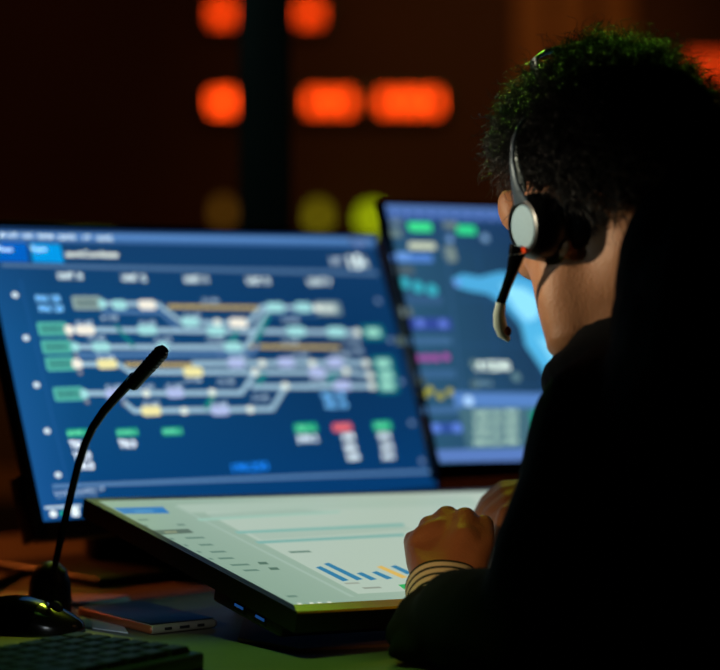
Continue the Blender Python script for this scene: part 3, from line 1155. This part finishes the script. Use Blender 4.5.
def trunk(mb, g=0.0):
    pts = [(hip, .165, .125), (hip.lerp(NB, .25), .150, .112), (hip.lerp(NB, .5) - fw * .01, .155, .118), (hip.lerp(NB, .72) - fw * .015, .140, .110), (hip.lerp(NB, .88), .112, .085), (NB, .075, .065)]
    rings = []
    ax_ = (NB - hip).normalized()
    f2 = (fw - ax_ * fw.dot(ax_)).normalized()
    for p, a, b in pts:
        rings.append(mb.ring(p, aS, f2, a + g, b + g, 28))
    mb.loft(rings)
    mb.sph(hip, .12 + g)


trunk(mb)
mb.limb([NB - fw * .02, sh_l], [.055, .050])
mb.limb([NB - fw * .02, sh_r], [.055, .050])
# left arm
el_l = P(545, 640, 1.78)
wr_l = P(450, 598, 1.945)
mb.limb([sh_l, sh_l.lerp(el_l, .5), el_l], [.050, .045, .038])
mb.limb([el_l, el_l.lerp(wr_l, .35), wr_l], [.038, .037, .026])
# right arm
el_r = V((.46, 2.18, .79))
wr_r = P(560, 503, 2.13)
mb.limb([sh_r, el_r], [.050, .038])
mb.limb([el_r, el_r.lerp(wr_r, .35), wr_r], [.038, .036, .026])


# hands -------------------------------------------------
def on_L(p, up=.0):
    """drop a point vertically on the tilted display"""
    t = (OL - p).dot(nL) / nL.z
    return p + V((0, 0, t + up))


# left hand, back of hand towards the camera, knuckles on top
mcp = [P(465, 519, 2.015), P(447, 518, 2.03), P(430, 527, 2.03), P(414, 541, 2.02)]
rad = [.0118, .0122, .0115, .0105]
for i, k_ in enumerate(mcp):
    st = wr_l.lerp(P([462, 451, 440, 428][i], 578, 1.955), 1)
    mb.limb([st, st.lerp(k_, .5), k_], [.0155, .0145, rad[i]])
mb.ell((wr_l + mcp[1] + mcp[2]) / 3 + V((-.002, .012, -.004)), (.033, .012, 0), (0, .020, .012), (0, -.012, .028))
# webbing between the knuckles
for i in range(3):
    mb.limb([mcp[i] + V((0, .003, -.004)), mcp[i + 1] + V((0, .003, -.004))], [.0095, .0095])
    m0 = mcp[i].lerp(mcp[i + 1], .5)
    mb.limb([m0 + V((0, .002, -.006)), wr_l.lerp(m0, .45)], [.010, .013])
for i, k_ in enumerate(mcp):
    ln = [.036, .040, .037, .030][i]
    pipj = k_ + V((-.004 + .002 * i, ln * .80, -.015))
    tip = on_L(pipj + V((.001, .006, 0)), .0085)
    dip = pipj.lerp(tip, .55) + V((0, .012, .003))
    mb.limb([k_, pipj, dip, tip], [rad[i], .0092, .0084, .0076])
# thumb leaves the side near the wrist
tm = P(474, 566, 1.965)
t1 = P(485, 545, 1.99)
t2 = P(484, 524, 2.02)
t3 = on_L(P(480, 520, 2.055), .009)
mb.limb([wr_l + V((.008, .0, .004)), tm, t1, t2, t3], [.020, .0145, .0108, .0095, .0085])
mb.ell(P(464, 552, 1.985), (.018, 0, 0), (0, .018, 0), (0, 0, .026))
mb.limb([P(456, 575, 1.96), P(460, 545, 1.985), P(466, 524, 2.01)], [.017, .016, .0125])
mb.limb([P(474, 566, 1.965), P(474, 535, 2.0)], [.0135, .012])
# right hand, fingers pointing left, low over the display
rm = [P(505, 490, 2.150), P(506, 495, 2.135), P(509, 503, 2.12), P(514, 511, 2.105)]
for i, k_ in enumerate(rm):
    mb.limb([wr_r, wr_r.lerp(k_, .5) + V((0, 0, .003)), k_], [.020, .0150, .0108])
    tipx = P([466, 464, 470, 480][i], [504, 507, 513, 519][i], [2.17, 2.15, 2.13, 2.115][i])
    tip = on_L(tipx, .0075)
    pipj = k_.lerp(tip, .45) + V((0, 0, .013))
    dip = k_.lerp(tip, .78) + V((0, 0, .008))
    mb.limb([k_, pipj, dip, tip], [.0105, .0088, .0078, .0070])
mb.limb([wr_r + V((-.01, -.01, 0)), P(530, 515, 2.10), P(507, 515, 2.09), on_L(P(490, 520, 2.08), .008)], [.018, .0135, .0105, .0082])
# legs
for sg in (-1, 1):
    h0 = hip + aS * .085 * sg + V((0, 0, -.03))
    kn = h0 + fw * .40 + aS * .04 * sg + V((0, 0, -.02))
    an = V((kn.x + fw.x * .02, kn.y + fw.y * .02, .09))
    mb.limb([h0, h0.lerp(kn, .5), kn], [.085, .075, .056])
    mb.limb([kn, kn.lerp(an, .35), an], [.055, .055, .036])
    mb.limb([an - fw * .02 + V((0, 0, -.045)), an + fw * .17 + V((0, 0, -.062))], [.032, .024])
body = remeshed(mb, 'body', M['skin'], person, .0034, 3)
bm = bmesh.new()
bm.from_mesh(body.data)
o_ = root_loc(person)
for ctr, rad_, it in ((P(572, 300, 1.92), .052, 70), (P(600, 265, 1.91), .045, 30), (P(448, 548, 1.98), .030, 6)):
    sel = [v_ for v_ in bm.verts if (v_.co + o_ - ctr).length < rad_]
    for _ in range(it):
        bmesh.ops.smooth_vert(bm, verts=sel, factor=.5, use_axis_x=True, use_axis_y=True, use_axis_z=True)
bm.to_mesh(body.data)
bm.free()

# eyes
for sd_ in (-1, 1):
    mb = MB(); mb.sph(H(.0705, .029 * sd_, -.004), .0115); mb.build('eye', M['eye'], person)

# jacket -----------------------------------------------------------
mb = MB()
trunk(mb, .022)
mb.limb([NB + V((0.012, -.01, -.005)), sh_l], [.056, .060])
mb.ell(P(692, 268, 1.77), (.060, 0, 0), (0, .08, 0), (0, 0, .075))
mb.ell(P(735, 318, 1.74), (.088, 0, 0), (0, .11, 0), (0, 0, .112))
mb.ell(P(700, 330, 1.80), (.075, 0, 0), (0, .09, 0), (0, 0, .07))
mb.limb([P(700, 290, 1.775), P(745, 345, 1.745), hip.lerp(NB, .62) - fw * .02, hip.lerp(NB, .35) - fw * .005], [.070, .108, .145, .145])
mb.limb([NB + V((0, 0, -.012)), sh_r], [.062, .060])
mb.limb([NB.lerp(hip, .14), sh_l.lerp(hip, .12)], [.07, .055])
mb.limb([sh_l, P(586, 502, 1.79), P(563, 562, 1.785), el_l], [.060, .058, .062, .058])
rim = P(432, 623, 1.885)
mb.limb([el_l, P(500, 628, 1.82), P(462, 622, 1.865)], [.058, .052, .045])
# flared cuff of the sleeve: ring stack with a slanted mouth
sdir = (P(445, 595, 1.93) - P(470, 625, 1.86)).normalized()
rings = []
t_ = MB()
cam_side = V((1, 0, 0))
prof = [(478, 626, 1.845, 46, 40), (462, 623, 1.865, 48, 42), (446, 622, 1.885, 47, 42), (434, 622, 1.90, 46, 41), (428, 621, 1.91, 43, 39)]
e_long = (P(462, 582, 1.90) - P(384, 656, 1.88)).normalized()
for px, py, d, a, b in prof:
    rings.append(t_.ring(P(px, py, d), e_long, V((.35, -.85, .35)).normalized(), a * d / F, b * .75 * d / F, 28))
mb.loft(rings)
# lower drape resting on the desk
mb.limb([P(436, 628, 1.885), P(405, 648, 1.868), P(391, 654, 1.866)], [.032, .0125, .0055])
mb.limb([P(440, 636, 1.87), P(420, 650, 1.862)], [.028, .014])
mb.limb([P(430, 606, 1.915), P(412, 612, 1.90), P(400, 634, 1.885)], [.017, .013, .014])
mb.limb([sh_r, el_r], [.060, .052])
mb.limb([el_r, wr_r + (el_r - wr_r) * .18], [.052, .042])
# collar
cr = []
cc = P(628, 334, 1.915)
cup = (fw * .45 + V((0, 0, 1))).normalized()
cs = aS
cf = cup.cross(cs).normalized()
for i in range(25):
    a = 2 * PI * i / 24
    cr.append(cc + cs * .058 * math.cos(a) + cf * .058 * math.sin(a) - V((0, 0, .004)))
mb.tube_simple(cr, [.0085] * 25)
for p in cr:
    mb.sph(p, .0085)
cr2 = [p + (cc - p) * -.12 - V((0, 0, .02)) for p in cr]
for p in cr2:
    mb.sph(p, .015)
mb.tube_simple(cr2, [.015] * 25)


def folds(p):
    v = noise.noise(p * 9) * .005 + noise.noise(V((p.x * 30, p.y * 30, p.z * 14))) * .0022
    return v


jk = remeshed(mb, 'jacket', M['jacket'], person, .005, 5, folds)
bm = bmesh.new()
bm.from_mesh(jk.data)
o_ = root_loc(person)
ctr = P(740, 400, 1.76)
sel = [v_ for v_ in bm.verts if (v_.co + o_ - ctr).length < .19 and (v_.co + o_).x > .25]
for _ in range(60):
    bmesh.ops.smooth_vert(bm, verts=sel, factor=.5, use_axis_x=True, use_axis_y=True, use_axis_z=True)
bm.to_mesh(jk.data)
bm.free()
mb = MB()
mb.box(V((0, 0, 0)), (1, 0, 0), (0, 1, 0), (0, 0, 1))
# seam line and buttons on the sleeve
for i in range(3):
    p_ = P(470 + i * 9, 606 + i * 9, 1.80 - i * .01)
# striped shirt cuff ------------------------------------------------
rings = []
ml = []
c0, c1 = P(446, 612, 1.925), P(441, 583, 1.953)
axc = (c1 - c0).normalized()
E1 = V((1, 0.1, -.42)).normalized()
E1 = (V((.86, 0, .44)) - axc * V((.86, 0, .44)).dot(axc)).normalized()
E2 = axc.cross(E1).normalized()
t_ = MB()
N = 27
for i in range(N + 1):
    t = i / N
    rr = .0335 * (1 + .02 * math.sin(t * 3))
    wob = .0
    rings.append([c0.lerp(c1, t) + E1 * rr * math.cos(a) + E2 * rr * .92 * math.sin(a) + axc * (.002 * math.sin(3 * a + 1)) for a in [2 * PI * j / 40 for j in range(40)]])
    if i < N:
        ml.append(1 if (i % 6) in (1, 2) else 0)
# turned edge: thickness back inside
for r_ in (.031, .029):
    rings.append([c1 + E1 * r_ * math.cos(a) + E2 * r_ * .92 * math.sin(a) + axc * (.001 + .002 * math.sin(3 * a + 1)) for a in [2 * PI * j / 40 for j in range(40)]])
    ml.append(0)
t_.loft(rings, caps=False, mlist=ml)
t_.build('shirt_cuff', [M['cuff_light'], M['cuff_dark']], person, label='pale cuff with dark green stripes')
# right cuff
t_ = MB(); d_ = (wr_r - el_r).normalized(); t_.tube([wr_r - d_ * .05, wr_r - d_ * .005], .031, n=28); t_.build('shirt_cuff', M['cuff_light'], person)

# trousers and shoes
mb = MB()
mb.sph(hip - V((0, 0, .03)), .15)
for sg in (-1, 1):
    h0 = hip + aS * .085 * sg + V((0, 0, -.03))
    kn = h0 + fw * .40 + aS * .04 * sg + V((0, 0, -.02))
    an = V((kn.x + fw.x * .02, kn.y + fw.y * .02, .11))
    mb.limb([h0, h0.lerp(kn, .5), kn], [.098, .086, .067])
    mb.limb([kn, kn.lerp(an, .35), an], [.066, .066, .056])
remeshed(mb, 'trousers', M['trousers'], person, .008, 4, lambda p: noise.noise(p * 12) * .004)
for sg in (-1, 1):
    h0 = hip + aS * .085 * sg
    kn = h0 + fw * .40 + aS * .04 * sg
    an = V((kn.x + fw.x * .02, kn.y + fw.y * .02, 0))
    mb = MB()
    rg = []
    for t, w, h in ((-.075, .022, .05), (-.05, .036, .09), (0, .04, .1), (.07, .044, .07), (.14, .046, .055), (.19, .034, .045), (.215, .012, .03)):
        rg.append([an + fw * t + aS * w * math.cos(a) + V((0, 0, h / 2 + h / 2 * math.sin(a) + .001)) for a in [2 * PI * j / 20 for j in range(20)]])
    mb.loft(rg)
    mb.build('shoe', M['gloss_black'], person)

# hair ---------------------------------------------------------------
hc = H(-.012, 0, .035)


def hair_shell(d):
    """distance from hc to the outer hair surface along unit dir d (head frame)"""
    f, l, u = d.dot(HF), d.dot(HLf), d.dot(HU)
    e = 1 / math.sqrt((f / .119) ** 2 + (l / .101) ** 2 + (u / .118) ** 2)
    if u < -.1:
        e *= 1 - .20 * min(1, (-u - .1) * 1.6)
    if abs(f) < .16 and u > .3:
        e *= 1 - .07 * (1 - abs(f) / .16)
    p = d * 3.1
    e *= 1 + .045 * noise.noise(p * 1.3 + V((3, 1, 2))) + .03 * noise.noise(p * 3)
    return e


def is_hair(d):
    f, l, u = d.dot(HF), d.dot(HLf), d.dot(HU)
    # keep the face, the ears and the neck free
    if f > .30 and u < .42 + .25 * (f - .3):
        return False if (abs(l) < .75 or u < .2) else True
    if u < (-.30 if f < .12 else -.12) and f > -.12:
        return False
    if u < -.88:
        return False
    return True


# inner mass
bm = bmesh.new()
bmesh.ops.create_icosphere(bm, subdivisions=6, radius=1)
kill = []
for v_ in bm.verts:
    d = v_.co.normalized()
    dw = HF * d.x + HLf * d.y + HU * d.z
    e = hair_shell(dw)
    if is_hair(dw):
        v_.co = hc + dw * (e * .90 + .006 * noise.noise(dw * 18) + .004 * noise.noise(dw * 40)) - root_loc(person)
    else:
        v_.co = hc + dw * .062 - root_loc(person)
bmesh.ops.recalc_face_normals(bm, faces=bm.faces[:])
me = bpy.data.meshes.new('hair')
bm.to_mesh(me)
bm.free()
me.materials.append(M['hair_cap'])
for p in me.polygons:
    p.use_smooth = True
hair = bpy.data.objects.new('hair', me)
COL.objects.link(hair)
hair.parent = person
hair['label'] = 'short curly dark hair'
# curls
cu = bpy.data.curves.new('curls', 'CURVE')
cu.dimensions = '3D'
cu.bevel_depth = .00042
cu.bevel_resolution = 0
cu.resolution_u = 1
off = root_loc(person)
cnt = 0
rnd = random.Random(3)
while cnt < 9500:
    z = rnd.uniform(-1, 1)
    a = rnd.uniform(0, 2 * PI)
    d = V((math.cos(a) * math.sqrt(1 - z * z), math.sin(a) * math.sqrt(1 - z * z), z))
    dw = HF * d.x + HLf * d.y + HU * d.z
    if not is_hair(dw):
        continue
    if abs(dw.dot(HF)) < .06 and dw.dot(HU) > .55 and rnd.random() < .8:
        continue
    cnt += 1
    e = hair_shell(dw)
    start = hc + dw * e * .84
    ln = rnd.uniform(.018, .034) * (1.0 if rnd.random() < .88 else 1.4)
    dirn = (dw + V((rnd.gauss(0, .45), rnd.gauss(0, .45), rnd.gauss(0, .45) - .15))).normalized()
    s1 = dirn.orthogonal().normalized()
    s2 = dirn.cross(s1)
    ph0 = rnd.uniform(0, 6.28)
    turns = rnd.uniform(1.2, 2.6)
    rr = rnd.uniform(.0022, .0050)
    sp = cu.splines.new('POLY')
    K = 13
    sp.points.add(K - 1)
    for i in range(K):
        t = i / (K - 1)
        aa = ph0 + turns * 2 * PI * t
        p = start + dirn * ln * t + (s1 * math.cos(aa) + s2 * math.sin(aa)) * rr * (.3 + .7 * t) - V((0, 0, .006 * t * t)) - off
        sp.points[i].co = (*p, 1)
        sp.points[i].radius = 1.0 - .55 * t
cu.materials.append(M['hair'])
tmp = bpy.data.objects.new('tmp', cu)
COL.objects.link(tmp)
cme = bpy.data.meshes.new_from_object(tmp.evaluated_get(bpy.context.evaluated_depsgraph_get()))
bpy.data.objects.remove(tmp)
cob = bpy.data.objects.new('hair_curls', cme)
cob['kind'] = 'stuff'
COL.objects.link(cob)
cob.parent = hair

# ================================================================== HEADSET
hs = thing('headset', H(0, 0, 0), 'black call headset with a silver round ear cap worn on the curly hair', 'headset')
ec = P(523, 227, 1.885)               # centre of the outer disc
en = (HLf + V((0.03, .02, .0)) + HF * .06).normalized()
eu = (HU - en * HU.dot(en)).normalized()
ef = eu.cross(en).normalized()


def disc(mb, c, prof, s1, s2, n=40):
    mb.loft([mb.ring(c + en * h, ef, eu, s1 * r, s2 * r, n) for r, h in prof])


mb = MB(); disc(mb, ec, [(.001, .0012), (.6, .0012), (.93, .0006), (1, -.0008), (1, -.006)], .0185, .0200); mb.build('silver_cap', M['silver'], hs, label='round silver cap')
mb = MB(); disc(mb, ec, [(1.0, -.0005), (1.08, .0012), (1.22, .0004), (1.42, -.006), (1.52, -.014), (1.52, -.026), (1.3, -.032), (.001, -.032)], .0185, .0200)
mb.build('ear_cup', mat('satin black cup', (7, 8, 9), .32), hs)
mb = MB()
disc(mb, ec - en * .030 + ef * -.004, [(.001, .004), (1.5, .002), (1.72, -.004), (1.78, -.012), (1.70, -.022), (1.4, -.028), (.001, -.026)], .0185, .0200)
mb.build('ear_pad', M['foam'], hs)
# second cup on the far side
oc = H(.0, -.092, -.020)
mb = MB(); mb.loft([mb.ring(oc - en * h, ef, eu, r * .030, r * .032, 32) for r, h in ((.001, -.016), (.9, -.014), (1, -.008), (1, .004), (.85, .012), (.6, .015), (.001, .016))]); mb.build('ear_pad', M['foam'], hs)
# band arched over the hair
band = []
pa = [ec + eu * .030 - en * .012, ec + eu * .055 - en * .010]
lpts = []
def sst(a, b, x):
    x = max(0, min(1, (x - a) / (b - a)))
    return x * x * (3 - 2 * x)


for i in range(49):
    t = PI * i / 48
    dv = (HLf * math.cos(t) + HU * math.sin(t) + HF * .07 * math.sin(t)).normalized()
    g = math.degrees(t)
    kk = 1.0 - .12 * sst(12, 28, g) + .195 * sst(60, 68, g) - .155 * sst(84, 92, g) - .02 * sst(120, 150, g)
    pz = hc + dv * hair_shell(dv) * kk
    if i == 0:
        pz = ec + eu * .034 - en * .012
    lpts.append(pz)
mb = MB()
rings = []
for i, p in enumerate(lpts):
    t = (lpts[min(i + 1, 48)] - lpts[max(i - 1, 0)]).normalized()
    w = HF - t * HF.dot(t)
    w.normalize()
    nn = t.cross(w).normalized()
    wid = .0035 + .003 * math.sin(PI * i / 48)
    rings.append(mb.ring(p, w, nn, wid, .0019, 14, .7))
mb.loft(rings)
mb.build('headband', mat('satin headband', (120, 130, 132), .3, metal=.4), hs, label='thin satin dark headband')
# slider arm from band to the cup
mb = MB()
ap = [P(521, 203, 1.886), P(515, 184, 1.886), P(512, 162, 1.888), P(513, 143, 1.892), P(518, 128, 1.897), P(527, 116, 1.91)]
rings = []
for i, p in enumerate(ap):
    t = (ap[min(i + 1, 5)] - ap[max(i - 1, 0)]).normalized()
    w = (HF - t * HF.dot(t)).normalized()
    rings.append(mb.ring(p, w, t.cross(w), [.0095, .0046, .0029, .0022, .0018, .0014][i], .0018, 14, .8))
mb.loft(rings)
mb.build('slider_arm', mat('grey slider arm', (70, 84, 96), .35, metal=.3), hs)
# boom
bpx = [(519, 246, 1.884), (516, 257, 1.885), (512, 272, 1.889), (506.5, 287, 1.897), (501.0, 302, 1.905), (499, 314, 1.912), (500, 325, 1.918), (503.5, 334, 1.922), (509, 341, 1.924)]
bw = [.0085, .0072, .0052, .0044, .0044, .0052, .0060, .0056, .0016]


def strip(mb, lo, hi):
    pts = [P(*b) for b in bpx]
    rings = []
    for i in range(lo, hi):
        t = (pts[min(i + 1, 8)] - pts[max(i - 1, 0)]).normalized()
        w = V((1, 0, 0)) - t * t.x
        w.normalize()
        rings.append(mb.ring(pts[i], w, t.cross(w), bw[i], bw[i] * .6, 16))
    mb.loft(rings)


mb = MB(); strip(mb, 0, 5); mb.build('mic_boom', M['gloss_black'], hs)
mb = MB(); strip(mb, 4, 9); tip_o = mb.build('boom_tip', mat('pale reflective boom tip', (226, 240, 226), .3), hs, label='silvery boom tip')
mb = MB(); mb.ell(P(507.5, 331, 1.9175), (.0024, 0, -.0036), (0, .0015, 0), (.0028, 0, .0026)); mb.build('mic_opening', mat('amber black mic opening', (60, 30, 14), .3), hs)
mb = MB(); rp = P(516.5, 254, 1.8845); mb.lathe(rp + V((.0003, 0, .001)), (.2, 0, -1), [(.0076, 0), (.0083, .0005), (.0083, .0012), (.0076, .0017)]); mb.build('trim_ring', M['chrome'], hs)
mb = MB(); mb.box(P(523.5, 250, 1.8785), (.0016, 0, .0005), (0, .001, 0), (-.0005, 0, .0026), bev=.0004); mb.build('indicator_light', M['red'], hs)

# ================================================================== CHAIR under the person
ch = thing('office_chair', (hip.x, hip.y, 0), 'black office stool beneath the seated person in the black jacket', 'chair')
zs = hip.z - .19
b0 = V((hip.x, hip.y, 0)) + fw * .08
mb = MB(); mb.box(V((b0.x, b0.y, zs - .045)), aS * .22, fw * .22, V((0, 0, .035)), bev=.03); mb.build('seat', M['jacket'], ch)
mb = MB(); mb.tube([V((b0.x, b0.y, .1)), V((b0.x, b0.y, zs - .08))], .03, n=20); mb.build('gas_column', M['metal_black'], ch)
for i in range(5):
    a = 2 * PI * i / 5 + .3
    e = V((b0.x + .28 * math.cos(a), b0.y + .28 * math.sin(a), .07))
    mb = MB(); mb.tube([V((b0.x, b0.y, .12)), e], [.025, .015], n=12); lg = mb.build('leg', M['black_plastic'], ch)
    mb = MB(); mb.tube([V((e.x - .02, e.y, .03)), V((e.x + .02, e.y, .03))], .0295, n=20); mb.build('caster', M['rubber'], lg)


# ================================================================== LIGHT
def area(name, loc, target, size, rgb, power, spread=None):
    ld = bpy.data.lights.new(name, 'AREA')
    ld.energy = power
    ld.color = rgb
    ld.shape = 'DISK'
    ld.size = size
    if spread:
        ld.spread = R(spread)
    o = bpy.data.objects.new(name, ld)
    COL.objects.link(o)
    o.location = loc
    o.rotation_euler = (V(target) - V(loc)).to_track_quat('-Z', 'Y').to_euler()
    return o


def spot(name, loc, target, ang, rgb, power, r=.05, blend=.6):
    ld = bpy.data.lights.new(name, 'SPOT')
    ld.energy = power
    ld.color = rgb
    ld.spot_size = R(ang)
    ld.spot_blend = blend
    ld.shadow_soft_size = r
    o = bpy.data.objects.new(name, ld)
    COL.objects.link(o)
    o.location = loc
    o.rotation_euler = (V(target) - V(loc)).to_track_quat('-Z', 'Y').to_euler()
    return o


spot('green_hair', (-.05, 3.8, 2.42), (.20, 1.97, 1.29), 9, (.36, 1, .06), 85, .10)
spot('hair_side', (-1.1, 2.35, 1.7), (.12, 1.97, 1.18), 9, (1, .78, .6), 16, .03, .8)
spot('yellow_rim', (-.1, 3.4, 1.85), (.08, 2.03, .83), 9, (.9, .95, .03), 13, .10)
spot('green_front', (-.5, 1.95, 2.2), (-.18, 1.75, DESK), 21, (.36, 1, .13), 38, .05, .3)
spot('green_back', (-.5, 3.0, 2.1), (-.22, 2.28, DESK), 14, (.5, 1, .08), 5, .05, .6)
spot('orange_desk', (-1.5, 3.6, 1.9), (-.50, 2.58, DESK), 20, (1, .20, .03), 72)
spot('warm_neck', (-1.0, 1.75, 1.30), (.14, 1.92, 1.095), 12, (1, .86, .60), 50, .03, .9)
spot('warm_hand', (-.5, .7, 1.3), (.07, 2.0, .80), 8, (1, .56, .22), 21, .05, .8)
spot('cap_light', (-1.0, 1.2, 1.6), (.13, 1.89, 1.11), 5, (.7, .95, 1), 10, .05, .7)
spot('phone_fill', (-.6, .8, 1.15), (-.19, 2.09, DESK), 7, (.85, .95, 1), 14, .05, .8)  # unseen spot added to brighten the phone end
spot('mouse_fill', (-.22, 3.0, 1.75), (-.29, 2.03, DESK + .02), 8, (.75, 1, .06), 14, .04, .6)  # unseen spot added for the yellow-green shine on the mouse
spot('wall_wash', (.9, 8.6, 3.1), (.75, 11, 2.0), 75, (1, .50, .12), 50, .2, 1)
spot('wall_glow', (-1.6, 7.0, 3.1), (-.9, 11, 1.6), 110, (1, .36, .10), 55, .3, 1)
spot('olive_glow', (-2.6, 9.6, 1.4), (-1.85, 11, .5), 60, (1, .62, .10), 14, .2, 1)
spot('post_light', (-1.2, 1.2, 2.6), (-.13, 3.3, 1.35), 20, (.6, 1, .95), 10, .2, 1)

print('BR', BR[:], TRc[:], [p[:] for p in outer], DESK)
w = bpy.data.worlds.new('world')
S.world = w
w.use_nodes = True
w.node_tree.nodes['Background'].inputs[0].default_value = (.05, .035, .03, 1)
w.node_tree.nodes['Background'].inputs[1].default_value = .12
